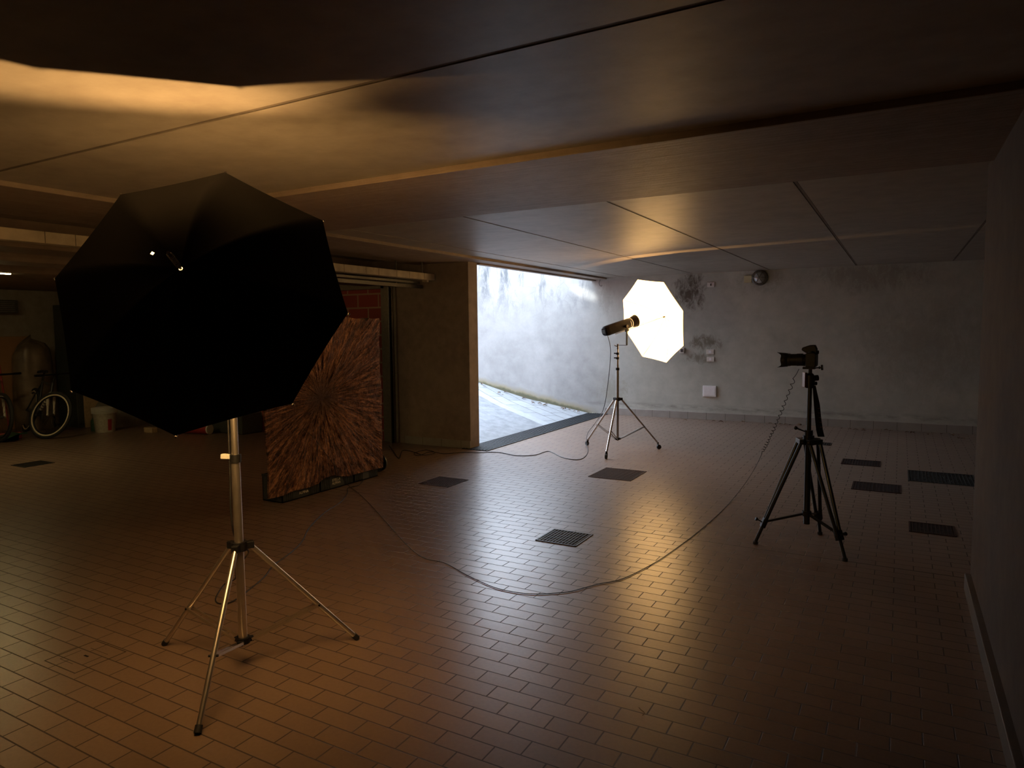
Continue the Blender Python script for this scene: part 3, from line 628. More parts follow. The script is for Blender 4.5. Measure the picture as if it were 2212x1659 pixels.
co.tube(wire, 0.0024, n=6)
tag(obj('sync_cord', co, M_cable, origin=tuple(A0)), 'thin black cord, coiled under the camera, then looping across the floor to the copper panel', 'cable')
pc = [SL+lv*0.024+Vector((0,0,1.35)), SL+lv*0.026+Vector((0,0,0.90)), SL+lv*0.030+Vector((0,0,0.70)), SL+lv*0.026+Vector((0,0,0.58))+Vector(ROT[:,2])*-0.03, SL+lv*0.0+Vector((0,0,0.50))+Vector(ROT[:,2])*-0.10, F(510, 1225, 0.20),
      F(508, 1250, 0.05), F(485, 1262, zf), F(466, 1292, zf), F(474, 1304, zf), F(500, 1300, zf), F(530, 1280, zf), F(570, 1247, zf), F(590, 1222, zf), F(630, 1192, zf), F(653, 1168, zf), F(668, 1140, zf), F(700, 1108, zf), F(735, 1085, zf), F(750, 1066, zf), F(752, 1054, zf), F(775, 1048, zf), F(787, 1034, zf), F(790, 1024, zf)]
cable('power_cable', 'black power cable running down the silver stand and back to the crates', pc, 0.0042)
hb = PL(1318, 731, 1, 7.86+0.03); hb = CR+Vector((0,0,0))-NR*0.74+Vector((0,0,0.02))
pr_ = [hb, PL(1319, 760, 1, 7.83), PL(1313, 830, 1, 7.8), PL(1303, 885, 1, 7.9), F(1285, 915, 0.12), F(1270, 935, 0.09), F(1266, 958, 0.05), F(1270, 975, zf), F(1262, 988, zf), F(1245, 993, zf), F(1215, 988, zf), F(1185, 975, zf), F(1155, 983, zf), F(1115, 984, zf), F(1075, 977, zf), F(1030, 978, zf), F(1000, 977, zf), F(960, 980, zf), F(930, 976, zf), F(905, 984, zf), F(895, 979, zf), F(920, 972, zf), F(940, 978, zf), F(915, 983, zf), F(893, 976, zf), F(870, 973, zf), F(862, 990, zf), F(850, 975, zf), F(840, 962, zf)]
cable('power_cable', 'black power cable from the wheeled stand snaking past the ramp grate', pr_, 0.0042)

# ------------------------------------------------------------------ copper panel on crates
YA, YZ, ZA, ZZ = 3.985, 5.465, 0.075, 1.62; NP = 250; XP = -4.64
random.seed(5)
def edge(s, seed): return 0.012*noise.noise(Vector((s*3.1, seed, 0)))+0.006*noise.noise(Vector((s*11, seed, 3)))
BOT = [PL(a, b, 0, XP+0.02) for a, b in [(572,1080),(614,1070),(636,1059),(647,1057),(668.5,1052),(686,1045),(702,1032),(723,1026.5),(733.6,1029),(750,1029),(777,1022),(817.7,1012)]]
def bot(y): return float(np.interp(y, [p.y for p in BOT], [p.z for p in BOT]))
def bottom(s): return -0.01+0.055*math.exp(-((s-0.62)/0.16)**2)+0.02*math.sin(s*9)*s*(1-s)+edge(s, 9)
pn = MB(); vs = []
for j in range(NP+1):
    for i in range(NP+1):
        u = i/NP; w = j/NP; y = YA+(YZ-YA)*u+edge(w, 1)*(1-u)*1.6+edge(w, 2)*u*1.6; z = bot(YA+(YZ-YA)*u)*(1-w)+ZZ*w+0.5*edge(u, 9)*(1-w)+edge(u, 3)*w*1.8
        dy = y-4.63; dz = z-0.885; r = math.hypot(dy, dz); a = math.atan2(dz, dy); q = Vector((math.cos(a)*9, math.sin(a)*9, r*4))
        h = 0.010*noise.noise(q)+0.008*noise.noise(Vector((math.cos(a)*24, math.sin(a)*24, r*11)))+0.004*noise.noise(Vector((y*45, z*45, 1)))
        h = h*min(1, r*4+0.2)+0.012*noise.noise(Vector((y*2.2, z*2.2, 4)))
        vs.append((XP+0.022+h, y, z))
W1 = NP+1; pn.add(vs, [(j*W1+i, j*W1+i+1, (j+1)*W1+i+1, (j+1)*W1+i) for j in range(NP) for i in range(NP)], True)
bnd = [j*W1 for j in range(W1)][::-1]+list(range(W1))[1:]+[j*W1+NP for j in range(1, W1)]+[NP*W1+i for i in range(NP)][::-1][:-1]
bv = [vs[k] for k in bnd]; bk = [(XP, v[1], v[2]) for v in bv]; m_ = len(bv)
pn.add(bv+bk, [(i, m_+i, m_+(i+1) % m_, (i+1) % m_) for i in range(m_)]); pn.add(bk, [tuple(range(m_))])
T = thing('relief_panel', 'large copper-coloured relief panel with rough edges and a radiating burst', 'wall panel', (XP, 4.72, 0))
obj('relief_sheet', pn, M_copper, T)
for y in (4.75, 5.25): obj('rear_strut', MB().bar((XP-0.012, y, 1.35), (XP-0.35, y, 0.01), 0.03, 0.02), M_steel, T)
def text(body, size, loc, rot, mat, parent, name):
    cu = bpy.data.curves.new(name, 'FONT'); cu.body = body; cu.size = size; cu.align_x = 'CENTER'; cu.align_y = 'CENTER'; cu.extrude = 0.0008; cu.offset = size*0.012
    o = bpy.data.objects.new(name, cu); COL.objects.link(o); cu.materials.append(mat); L = TRUE_LOC.get(parent.name, Vector((0,0,0))); me = bpy.data.meshes.new_from_object(o.evaluated_get(bpy.context.evaluated_depsgraph_get()))
    bpy.data.objects.remove(o); bpy.data.curves.remove(cu); me.name = name
    o = bpy.data.objects.new(name, me); COL.objects.link(o); o.parent = parent; o.location = Vector(loc)-L; o.rotation_euler = rot; return o
def crate(label, y0, y1, rows, group, tz, ty=0):
    T = thing('plastic_crate', label, 'crate', (-4.85, (y0+y1)/2, 0), group); x1, x0, h = -4.655, -4.90, 0.24
    b = MB(); w = 0.012
    b.box((x0, y0, 0), (x1, y1, 0.012)); b.box((x0, y0, 0), (x0+w, y1, h)); b.box((x1-w, y0, 0), (x1, y1, h)); b.box((x0, y0, 0), (x1, y0+w, h)); b.box((x0, y1-w, 0), (x1, y1, h))
    for k in range(6):
        for yy in (y0+0.012+k*0.022, y1-0.012-k*0.022): b.box((x1, yy-0.004, 0.012), (x1+0.006, yy+0.004, h-0.02))
    b.box((x0-.004, y0-.004, h-.02), (x1+.008, y0+w, h)).box((x0-.004, y1-w, h-.02), (x1+.008, y1+.004, h)).box((x1-w, y0, h-.02), (x1+.008, y1, h))
    obj('crate_shell', b, M_crate, T, 0.002)
    for k, s_ in enumerate(rows): text(s_, 0.034, (x1+0.002, ty, tz-0.031*k), (math.pi/2, 0, math.pi/2), M_cratetxt, T, 'crate_lettering')
    return T
crate('dark plastic crate under the copper panel, lettered in one row', 4.16, 4.60, ['ALPINA'], 'crates under the copper panel', PL(657, 1063, 0, -4.65).z, PL(657, 1063, 0, -4.65).y)
crate('dark plastic crate under the copper panel, lettered in two rows', 4.615, 5.055, ['STELLA', 'ALPINA'], 'crates under the copper panel', PL(727, 1036, 0, -4.65).z, PL(727, 1038, 0, -4.65).y)
crate('plain dark crate at the far end of the row under the panel', 5.07, 5.42, [], 'crates under the copper panel', 0.1)
tag(obj('cable_reel', MB().lathe([(0, 0.001), (0, 0.09), (0.012, 0.09), (0.012, 0.04), (0.07, 0.04), (0.07, 0.09), (0.082, 0.09), (0.082, 0.001)], (-4.80, 5.56, 0.092), (0, 1, 0)), M_crate, origin=(-4.8, 5.6, 0)), 'small dark cable reel on the floor at the right end of the copper panel', 'cable reel')

# ------------------------------------------------------------------ floor grates
def grate(name, label, x0, x1, y0, y1, nx, ny, mat, rim=0.012, bar=0.006, z=0.003):
    T = thing(name, label, 'floor grate', ((x0+x1)/2, (y0+y1)/2, 0), 'floor drains')
    obj('pit_shade', MB().box((x0, y0, 0.0), (x1, y1, 0.0012)), M_void, T)  # thin black sheet on the floor, painted shade below the bars
    m = MB()
    m.box((x0, y0, 0.001), (x1, y0+rim, z+.002)).box((x0, y1-rim, 0.001), (x1, y1, z+.002)).box((x0, y0, 0.001), (x0+rim, y1, z+.002)).box((x1-rim, y0, 0.001), (x1, y1, z+.002))
    obj('grate_frame', m, mat, T)
    g_ = MB()
    for i in range(1, nx): xx = x0+(x1-x0)*i/nx; g_.box((xx-bar/2, y0+rim, 0.001), (xx+bar/2, y1-rim, z+.001))
    for j in range(1, ny): yy = y0+(y1-y0)*j/ny; g_.box((x0+rim, yy-bar/2, 0.001), (x1-rim, yy+bar/2, z))
    obj('grate_bars', g_, mat, T); return T
grate('floor_grate', 'square dark iron floor grate in the middle of the tiled floor', -2.215, -1.90, 4.245, 4.555, 13, 5, M_grate_d)
grate('floor_grate', 'brown latticed floor grate in front of the wheeled light stand', -2.71, -2.26, 6.36, 6.86, 18, 20, M_grate_b, bar=0.006)
grate('floor_grate', 'brown latticed floor grate right of the copper panel', -4.06, -3.71, 5.32, 5.68, 14, 14, M_grate_b, bar=0.006)
grate('floor_grate', 'dark floor grate alone on the far left, before the bicycles', -8.82, -8.52, 3.96, 4.28, 10, 8, M_grate_d)
grate('floor_grate', 'small floor grate nearest the back wall, behind the tripod', -0.52, -0.14, 8.19, 8.52, 14, 8, M_grate_b, bar=0.006)
grate('floor_grate', 'floor grate just right of the tripod shoulder, middle of the row', -0.35, 0.055, 6.95, 7.31, 14, 9, M_grate_b, bar=0.006)
grate('floor_grate', 'longest of the right-hand grates, touching the corner of the right wall', 0.11, 0.68, 7.57, 8.13, 18, 10, M_grate_d, bar=0.006)
grate('floor_grate', 'right-hand floor grate nearest the camera, beside the tripod foot', 0.10, 0.395, 5.69, 5.98, 12, 7, M_grate_b, bar=0.006)
grate('floor_grate', 'tiny round-edged drain grate directly behind the tripod shoulder', -0.90, -0.72, 9.40, 9.60, 7, 6, M_grate_d)
T = thing('manhole_cover', 'tiled square inspection cover set in the floor at the lower left', 'manhole cover', (-3.255, 1.715, 0))
mm = MB(); x0, x1, y0, y1 = -3.385, -3.135, 1.60, 1.835
for a, b in (((x0, y0), (x1, y0+.004)), ((x0, y1-.004), (x1, y1)), ((x0, y0), (x0+.004, y1)), ((x1-.004, y0), (x1, y1))): mm.box((*a, 0.0), (*b, 0.0012))
obj('cover_frame', mm, M_joint, T)
obj('inner_joint', MB().box((x0+.045, y0+.045, 0), (x0+.15, y0+.047, .0008)).box((x0+.045, y0+.045, 0), (x0+.047, y0+.14, .0008)).box((x0+.06, y1-.06, 0), (x1-.05, y1-.058, .0008)), M_joint, T)
obj('lifting_slot', MB().box((-3.275, 1.715, 0), (-3.245, 1.724, .0012)), M_void, T)
# trench drain across the ramp opening
T = thing('trench_drain', 'long steel slotted trench grate across the foot of the ramp', 'trench drain', (-4.57, 9.2, 0))
obj('trench_shade', MB().box((-4.75, 7.15, 0.0), (-4.40, 11.19, 0.002)), M_void, T)  # black sheet in place of the shaded channel
m = MB()
for k in range(9): xx = -4.75+0.35*k/8; m.box((xx-.010, 7.15, 0.001), (xx+.010, 11.19, 0.010))
for k in range(60): yy = 7.16+k*0.0681; m.box((-4.75, yy-.004, 0.001), (-4.40, yy+.004, 0.006))
obj('grate_bars', m, M_trench, T)

# ------------------------------------------------------------------ fittings on the back wall
def plate(name, label, cat, px, py, w, h, mat, dep=0.012, group=None):
    p = PL(px, py, 1, YB); T = thing(name, label, cat, (p.x, YB, p.z), group)
    obj('cover', MB().box((p.x-w/2, YB-dep, p.z-h/2), (p.x+w/2, YB, p.z+h/2)), mat, T, 0.003); return T, p
T, p = plate('junction_box', 'white rectangular junction box cover low on the grey wall', 'junction box', 1533, 845, 0.215, 0.175, M_white, 0.018)
obj('lid_rim', MB().box((p.x-.09, YB-.021, p.z-.072), (p.x+.09, YB-.018, p.z+.072)), M_white, T, 0.002)
T, p = plate('light_switch', 'white light switch with dark rocker high on the wall by the mould', 'switch', 1536, 615, 0.115, 0.075, M_offw); obj('rocker', MB().box((p.x-.008, YB-.017, p.z-.018), (p.x+.008, YB-.010, p.z+.018)), M_black, T)
T, p = plate('junction_box', 'yellowed square box beside the round bulkhead lamp', 'junction box', 1616, 603, 0.115, 0.11, M_yellow, 0.03)
T, p = plate('wall_socket', 'small grey socket at the lower right edge of the glowing umbrella', 'socket', 1474, 757, 0.075, 0.085, M_offw, 0.03); obj('socket_face', MB().box((p.x-.022, YB-.034, p.z-.025), (p.x+.022, YB-.028, p.z+.025)), M_steel, T)
T, p = plate('wall_socket', 'upper of the two socket plates right of the umbrella', 'socket', 1534, 760, 0.12, 0.075, M_offw, 0.012); obj('socket_face', MB().box((p.x-.02, YB-.017, p.z-.018), (p.x+.02, YB-.010, p.z+.018)), M_white, T)
T, p = plate('wall_socket', 'lower of the two socket plates right of the umbrella', 'socket', 1535, 776, 0.12, 0.075, M_offw, 0.012); obj('socket_face', MB().box((p.x-.02, YB-.017, p.z-.018), (p.x+.02, YB-.010, p.z+.018)), M_white, T)
p = PL(1642, 600, 1, YB); T = thing('bulkhead_lamp', 'round caged bulkhead lamp, unlit, high on the grey back wall', 'wall lamp', (p.x, YB, p.z))
obj('lamp_base', MB().lathe([(0, 0.12), (0.03, 0.12), (0.045, 0.105), (0.045, 0.0)], (p.x, YB, p.z), (0, -1, 0)), M_steel, T)
obj('lamp_glass', MB().ball((p.x, YB-.045, p.z), 0.085, 20, 12, (1, 0.6, 1)), M_glass, T)
cg = MB()
for k in range(3):
    a = k*math.pi/3; pts = [(p.x+math.cos(a)*0.105*math.cos(q), YB-.035-0.065*math.sin(q), p.z+math.sin(a)*0.105*math.cos(q)) for q in [math.pi*i/14 for i in range(15)]]; cg.tube(pts, 0.004, n=6, smooth=False)
obj('lamp_cage', cg, M_steel, T)
p = PL(1297, 603, 1, YB-0.02)
T = thing('wall_hook', 'small hooked bracket with a loop hanging under the lintel corner', 'hook', (p.x, YB, p.z))
obj('bracket', MB().box((p.x-.02, YB-.05, p.z-.01), (p.x+.03, YB, p.z+.03)), M_steel, T)
obj('loop', MB().tube([(p.x+.005, YB-.03, p.z), (p.x-.02, YB-.03, p.z-.06), (p.x-.005, YB-.03, p.z-.11), (p.x+.025, YB-.03, p.z-.12), (p.x+.03, YB-.03, p.z-.10)], 0.005, n=6), M_steel, T)
# dead leaves along the foot of the wall and of the ramp
random.seed(11)
def leaf(x, y, z, sz, label, mat=M_leaf):
    a = random.uniform(0, 6.28); b = random.uniform(0.15, 0.7); m = MB(); n = 6
    R_ = Matrix.Rotation(a, 3, 'Z'); L = sz; pts = []
    prof_ = [(0, 0), (0.25, 0.22), (0.55, 0.28), (0.8, 0.16), (1, 0)]
    up = [R_ @ Vector((u*L-L/2, w*L, abs(w)*b*L+0.35*L*b*math.sin(u*3))) for u, w in prof_]; dn = [R_ @ Vector((u*L-L/2, -w*L, abs(w)*b*L+0.35*L*b*math.sin(u*3))) for u, w in prof_]
    md = [R_ @ Vector((u*L-L/2, 0, 0.35*L*b*math.sin(u*3))) for u, w in prof_]; o = Vector((x, y, z+0.001))
    for s_ in (up, dn):
        for k in range(4): m.add([o+md[k], o+md[k+1], o+s_[k+1], o+s_[k]], [(0, 1, 2, 3)])
    lo = obj('dry_leaf', m, mat, origin=(x, y, z)); sd2 = lo.modifiers.new('thickness', 'SOLIDIFY'); sd2.thickness = 0.0015
    return tag(lo, label, 'leaf', 'dead leaves along the foot of the back wall' if z < 0.01 else 'dead leaves at the edge of the ramp')
cl_ = [(1665, 915), (1690, 914), (1698, 916), (1714, 917), (1724, 916), (1732, 918), (1545, 910), (1558, 912), (1480, 908), (1600, 912), (1820, 925), (1832, 927), (1842, 928), (1860, 930), (1870, 927), (1920, 930), (1930, 931), (1955, 934), (1975, 936), (2040, 938), (2050, 941), (2085, 949), (2078, 947), (2000, 938)]
for i, p in enumerate(cl_):
    q = F(*p); q.y = min(q.y, YB-0.06); leaf(q.x+random.uniform(-.04, .04), q.y, 0.0, random.uniform(0.05, 0.085),
        'dead brown leaf at the skirting between the wheeled stand and the tripod cord' if p[0] < 1620 else 'dead brown leaf at the skirting just left of the tripod column' if p[0] < 1760
        else 'dead brown leaf at the skirting right of the tripod column' if p[0] < 1900 else 'dead brown leaf at the skirting between tripod and right wall' if p[0] < 2020 else 'dead brown leaf by the far right corner of the grey wall')
def rz(x):
    for (xa, za), (xb, zb) in zip(prof[:-1], prof[1:]):
        if xb <= x <= xa: return za+(zb-za)*(xa-x)/(xa-xb)
    return 0
for i in range(22):
    x = -4.85-2.3*random.random()**1.3; y = YB-0.07-0.32*random.random()**2; leaf(x, y, rz(x)+0.012, random.uniform(0.04, 0.09), 'dead leaf high on the ramp by the pillar' if x < -6.3 else 'dead leaf halfway up the ramp edge' if x < -5.6 else 'dead leaf at the ramp foot near the drain', M_leaf)
T_ = tag(obj('dark_twig', MB().tube([F(1380, 1528, .004), F(1384, 1533, .012), F(1392, 1540, .006), F(1388, 1545, .004)], 0.0016, n=6), M_leaf, origin=tuple(F(1385, 1535))), 'small dark curled twig on the tiles in the foreground', 'twig')

# ------------------------------------------------------------------ left part of the garage
T = thing('overhead_rail', 'long pale overhead rail ending short of the grey pillar', 'rail', (-5.15, 4, 2.15))
obj('rail_fascia', MB().box((-5.19, -2.5, 2.112), (-5.09, 7.10, 2.192)), M_rail, T, 0.004)
jn = MB()
for k in range(22): y = 1.2+k*0.27+0.05*math.sin(k*3); jn.box((-5.0895, y, 2.113), (-5.0885, y+0.004, 2.191))
obj('seam', jn, M_joint, T)
obj('rail_bracket', MB().box((-5.16, 6.93, 2.085), (-5.09, 6.97, 2.112)), M_rail, T)
for y in (0.5, 3.5, 6.9): obj('hanger', MB().rod((-5.14, y, 2.19), (-5.14, y, ZB), 0.008), M_steel, T)
T = thing('open_garage_door', 'dark tilt-up door panel lying open under the ceiling', 'garage door', (-6.0, 4.5, 2.1))
obj('door_leaf', MB().box((-6.15, 3.6, 2.075), (-5.25, 7.0, 2.10)), M_steel, T)
for x in (-5.30,): obj('side_rail', MB().box((x-.02, 3.3, 2.02), (x+.02, 7.1, 2.06)), M_steel, T)
for y in (3.8, 6.6): obj('hanger', MB().rod((-5.30, y, 2.05), (-5.30, y, 2.335), 0.008), M_steel, T)

# fluorescent light at the far left
T = thing('fluorescent_light', 'lit fluorescent light on the ceiling at the far left', 'ceiling light', (-8.95, 3.2, 2.15))
pe = PL(22, 589, 0, -8.95)
obj('light_housing', MB().box((-9.03, 2.2, pe.z+0.02), (-8.87, pe.y+.03, 2.19)), M_offw, T)
obj('light_tube', MB().rod((-8.95, 2.25, pe.z), (-8.95, pe.y, pe.z), 0.022, n=10), M_tube, T)

def bicycle(label, front, rearxy, lean, paint, accent, steer=0.0, whitewall=True, group='bicycles against the left wall'):
    f0 = Vector((front[0], front[1], 0)); r0 = Vector((rearxy[0], rearxy[1], 0)); d = (f0-r0).normalized(); sdv = Vector((-d.y, d.x, 0))
    T = thing('bicycle', label, 'bicycle', (f0+r0)/2, group); R = 0.345
    up = (Vector((0, 0, 1))*math.cos(lean)+sdv*math.sin(lean)); WB = 1.05
    def B(x, h, s=0): return f0-d*(WB-x)+up*h+sdv.lerp(sdv, 0)*s        # x: 0 rear axle .. WB front axle
    def wheel(name, c, dirv, nrm):
        w = MB(); u = dirv; v = up; K = 40; rows = []
        tyre = MB(); 
        pts = [c+(u*math.cos(2*math.pi*i/K)+v*math.sin(2*math.pi*i/K))*(R-0.024) for i in range(K)]
        def tor(rad, r2, sx=1.0):
            vs = []; n2 = 8
            for i in range(K):
                a = 2*math.pi*i/K; rd = u*math.cos(a)+v*math.sin(a)
                for k in range(n2): b = 2*math.pi*k/n2; vs.append(c+rd*(rad+r2*math.cos(b))+nrm*r2*sx*math.sin(b))
            return vs, [(i*n2+k, i*n2+(k+1) % n2, ((i+1) % K)*n2+(k+1) % n2, ((i+1) % K)*n2+k) for i in range(K) for k in range(n2)]
        wh = obj(name, tyre.add(*tor(R-0.022, 0.022), True), M_tyre, T)
        if whitewall: obj('white_wall', MB().add(*tor(R-0.050, 0.0135, 1.35), True), M_whitewall, wh)
        obj('rim', MB().add(*tor(R-0.066, 0.012), True), M_black, wh)
        sp = MB()
        for i in range(24): a = 2*math.pi*i/24; rd = u*math.cos(a)+v*math.sin(a); sp.rod(c+nrm*0.02*(1 if i % 2 else -1), c+rd*(R-0.07), 0.0012, n=4, caps=False)
        sp.rod(c-nrm*0.04, c+nrm*0.04, 0.018); obj('spokes', sp, M_steel, wh)
    wheel('rear_wheel', B(0, R), d, sdv)
    ds = Matrix.Rotation(steer, 3, 'Z') @ d; ns = Matrix.Rotation(steer, 3, 'Z') @ sdv
    wheel('front_wheel', B(WB, R), ds, ns)
    bb = B(0.42, 0.30); seat = B(0.27, 0.80); head0 = B(0.83, 0.66); head1 = B(0.79, 0.80)
    fm = MB().rod(bb, seat, 0.017).rod(seat, head1-(head1-head0)*0.25, 0.018).rod(bb, head0, 0.022)
    for sg in (-1, 1): fm.rod(bb+sdv*sg*0.02, B(0, R)+sdv*sg*0.05, 0.011).rod(seat, B(0, R)+sdv*sg*0.05, 0.009)
    fm.rod(head0, head1, 0.022); obj('frame', fm, paint, T)
    dt = MB()
    for k in range(6): c = bb.lerp(head0, 0.25+k*0.11); dt.rod(c, bb.lerp(head0, 0.32+k*0.11), 0.0235)
    obj('frame_lettering', dt, accent, T)
    fk = MB().rod(head0, head0+(head0-head1)*0.3, 0.03)
    for sg in (-1, 1): a = B(0.85, 0.62)+ns*sg*0.055; fk.rod(a, a.lerp(B(WB, R)+ns*sg*0.055, 0.5), 0.019).rod(a, B(WB, R)+ns*sg*0.055, 0.014)
    fk.bar(B(0.85, 0.62)-ns*0.06, B(0.85, 0.62)+ns*0.06, 0.03, 0.03); obj('fork', fk, accent, T)
    hb2 = B(0.80, 0.93); obj('handlebar', MB().rod(head1, hb2, 0.014).tube([hb2+ns*0.30-ds*0.05, hb2+ns*0.1, hb2-ns*0.1, hb2-ns*0.30-ds*0.05], 0.013).rod(hb2+ns*0.3-ds*0.05, hb2+ns*0.19-ds*0.02, 0.017).rod(hb2-ns*0.3-ds*0.05, hb2-ns*0.19-ds*0.02, 0.017), M_black, T)
    s0 = B(0.24, 0.93); sv = [s0+d*x+sdv*w+up*z for x, w, z in [(-.12, -.07, 0), (-.12, .07, 0), (0.0, .04, .01), (.14, .015, 0), (.14, -.015, 0), (0, -.04, .01)]]
    sa = MB().prism(sv, up*0.035).rod(seat, s0, 0.013); obj('saddle', sa, M_black, T, 0.008)
    ck = MB().rod(bb-sdv*0.05, bb+sdv*0.05, 0.02).lathe([(0, 0.001), (0, 0.085), (0.006, 0.085), (0.006, 0.001)], bb+sdv*0.045, sdv).rod(bb+sdv*0.06, bb+sdv*0.06+d*0.12-up*0.12, 0.009).rod(bb-sdv*0.06, bb-sdv*0.06-d*0.12+up*0.12, 0.009)
    obj('crank_set', ck, M_steel, T)
    return T
fA = F(97, 948); bicycle('black bicycle whose cream-walled front wheel faces the room', (fA.x, fA.y), (fA.x-0.98, fA.y+0.22), 0.26, M_frame, M_framew, steer=0.55)
fB = Vector((-10.88, 4.76, 0)); bicycle('bicycle with pale fork at the left edge, front of the two', (fB.x, fB.y), (fB.x-1.0, fB.y+0.26), 0.10, M_frame, M_framew, steer=0.25, whitewall=False)
# broom and dustpan
q = F(22, 948); T = thing('broom', 'red broom standing beside the bicycles', 'broom', q)
obj('handle', MB().rod(q+Vector((0,0,.08)), q+Vector((-.30, .06, 1.05)), 0.012), M_red, T); obj('brush_head', MB().box((-.14, -.03, .0), (.14, .03, .09), Matrix.Translation(q) @ Matrix.Rotation(1.1, 4, 'Z')), M_red, T, 0.008)
q = F(8, 952); tag(obj('dustpan', MB().prism([q+Vector(p) for p in [(-.14, -.14, 0), (.14, -.14, 0), (.14, .12, .0), (.14, .14, .09), (-.14, .14, .09)]][:5], (0, 0, .012)).box(q+Vector((-.02, .13, .06)), q+Vector((.02, .3, .08))), M_green, origin=tuple(q)), 'dark green dustpan on the floor at the left edge', 'dustpan')
# boards, cabinets and boxes along the left wall
def box_thing(name, label, cat, a, b, mat, bevel=0.006, group=None):
    c0 = ((a[0]+b[0])/2, (a[1]+b[1])/2, min(a[2], b[2])); return tag(obj(name, MB().box(a, b), mat, bevel=bevel, origin=c0), label, cat, group)
box_thing('chipboard_sheet', 'brown chipboard sheet leaning upright behind the bicycles', 'board', (-12.19, 3.0, 0), (-12.15, 5.86, 1.46), M_wood)
T = thing('storage_cabinet', 'tall dark cabinet in the back left corner', 'cabinet', (-11.6, 6.5, 0))
obj('cabinet_body', MB().box((-11.88, 6.08, 0), (-11.35, 7.02, 1.95)), M_cab, T, 0.006)
for y0_, y1_ in ((6.10, 6.54), (6.56, 7.0)):
    d_ = obj('cabinet_door', MB().box((-11.35, y0_, 0.06), (-11.33, y1_, 1.92)), M_cab, T, 0.003); obj('door_handle', MB().box((-11.33, y0_+.2, 1.0), (-11.31, y0_+.22, 1.14)), M_chrome, d_)
box_thing('pale_board', 'narrow pale wooden panel standing before the dark cabinet', 'board', (-11.28, 6.14, 0), (-11.25, 6.60, 1.40), M_paleboard)
T = thing('wall_heater', 'grey ventilation unit fixed high on the left wall', 'ventilation unit', (XL, 5.0, 1.9))
obj('unit_case', MB().box((XL, 4.3, 1.82), (XL+0.25, 5.62, 2.02)), M_steel, T, 0.01)
sl = MB()
for k in range(6): sl.box((XL+.25, 4.35, 1.835+k*.03), (XL+.256, 5.57, 1.848+k*.03))
obj('louvre', sl, M_louvre, T)
box_thing('cardboard_box', 'pale box resting on top of the cabinet', 'box', (-11.8, 6.2, 1.95), (-11.4, 6.75, 2.12), M_wood)
# plastic sack, tarpaulin heap
def heap(name, label, cat, c, r, h, mat, seed, n=30, m=14, sharp=1.0):
    vs = []
    for j in range(m+1):
        f0 = j/m
        for i in range(n):
            a = 2*math.pi*i/n; rad = (1-f0**(1.4*sharp))*(1+0.22*noise.noise(Vector((math.cos(a)*2+seed, math.sin(a)*2, f0*2))))+0.02
            rad += 0.05*math.sin(a*7+seed+f0*3)*(1-f0)
            vs.append((c[0]+r[0]*rad*math.cos(a), c[1]+r[1]*rad*math.sin(a), c[2]+h*f0*(1+0.1*noise.noise(Vector((a, f0*3, seed))))))
    b = MB().add(vs, [(j*n+i, j*n+(i+1) % n, (j+1)*n+(i+1) % n, (j+1)*n+i) for j in range(m) for i in range(n)], True)
    b.add(vs[-n:], [tuple(range(n))]); b.add(vs[:n], [tuple(range(n))[::-1]]); return tag(obj(name, b, mat, origin=(c[0], c[1], c[2])), label, cat)
heap('plastic_sack', 'tall cloudy plastic sack standing behind the bicycles', 'sack', (-11.85, 5.72, 0), (0.18, 0.26), 1.42, M_film, 2, sharp=14)
heap('tarpaulin_heap', 'grey tarpaulin draped over a bulky object by the white bucket', 'tarpaulin', (-11.0, 6.58, 0), (0.26, 0.44), 0.66, M_tarp, 7, sharp=1.6)
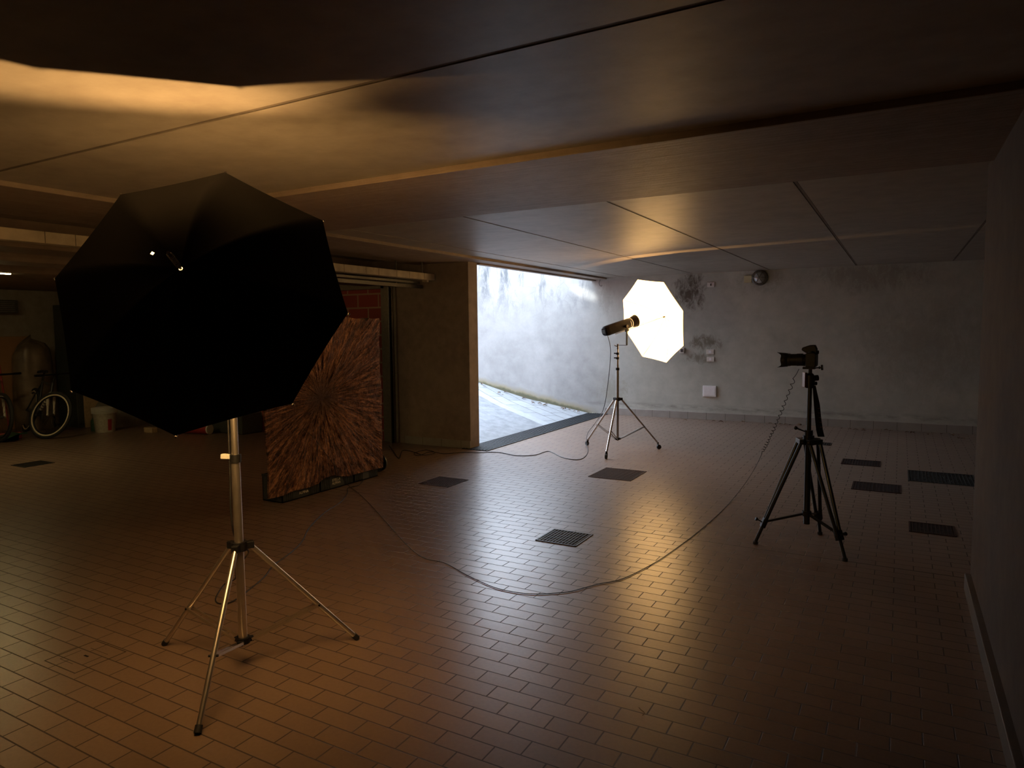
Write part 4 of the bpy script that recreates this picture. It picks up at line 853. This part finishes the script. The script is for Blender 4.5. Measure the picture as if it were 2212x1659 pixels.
# bucket stack
q = F(228, 932); T = thing('paint_bucket', 'stack of nested white buckets with red printing and lid rims', 'bucket', q)
obj('bucket_body', MB().lathe([(0, 0.0), (0.0, 0.135), (0.30, 0.16), (0.30, 0.0)], q, (0, 0, 1)), M_bucket, T)
rm_ = MB()
for k in range(5): rm_.lathe([(0.285+k*.018, 0.16), (0.287+k*.018, 0.176), (0.297+k*.018, 0.176), (0.299+k*.018, 0.16)], q, (0, 0, 1))
obj('lid_rim', rm_.rod(q+Vector((0,0,.36)), q+Vector((0,0,.372)), .16, n=28), M_offw, T)
vr = Vector(ROT[:, 2]); vr.z = 0; vr.normalize(); 
pb = MB()
for a0, a1, z0, z1 in ((0.25, 0.62, 0.03, 0.20),):
    K = 8; base_a = math.atan2(-q.y, -q.x)
    pts = []
    for i in range(K+1):
        a = base_a+a0+(a1-a0)*i/K
        for z in (z0, z1): rr = 0.137+0.0833*z; pts.append(q+Vector((math.cos(a)*rr, math.sin(a)*rr, z)))
    pb.add(pts, [(2*i, 2*i+2, 2*i+3, 2*i+1) for i in range(K)], True)
obj('red_print', pb, M_red, T)
q = F(205, 931); tag(obj('bottle', MB().lathe([(0, 0.0), (0, 0.05), (0.16, 0.05), (0.21, 0.02), (0.25, 0.018), (0.25, 0.0)], q, (0, 0, 1)), M_green, origin=tuple(q)), 'dark green bottle on the floor left of the white buckets', 'bottle')
q = F(325, 934); box_thing('wooden_block', 'small pale block on the floor under the umbrella edge', 'block', (q.x-.10, q.y-.04, 0), (q.x+.10, q.y+.05, 0.075), M_paleboard)
heap('plastic_sack', 'crumpled brown sack with a white tag behind the buckets', 'sack', (-10.15, 6.88, 0), (0.42, 0.22), 0.42, M_film, 12, sharp=1.5)
q = F(452, 938); T = thing('rolled_mat', 'red rolled mat with a pale end cap on the floor behind the stand', 'roll', q)
ax_ = Vector((-0.85, -0.2, 0)).normalized(); e0 = q+Vector((0, 0, 0.075)); obj('roll_body', MB().rod(e0, e0+ax_*0.5, 0.073, n=24), M_red, T); obj('end_cap', MB().rod(e0-ax_*0.02, e0, 0.074, n=24), M_offw, T)
box_thing('dark_case', 'low dark case on the floor against the red block wall', 'case', (-9.15, 6.72, 0), (-8.3, 7.1, 0.30), M_cab, 0.02)
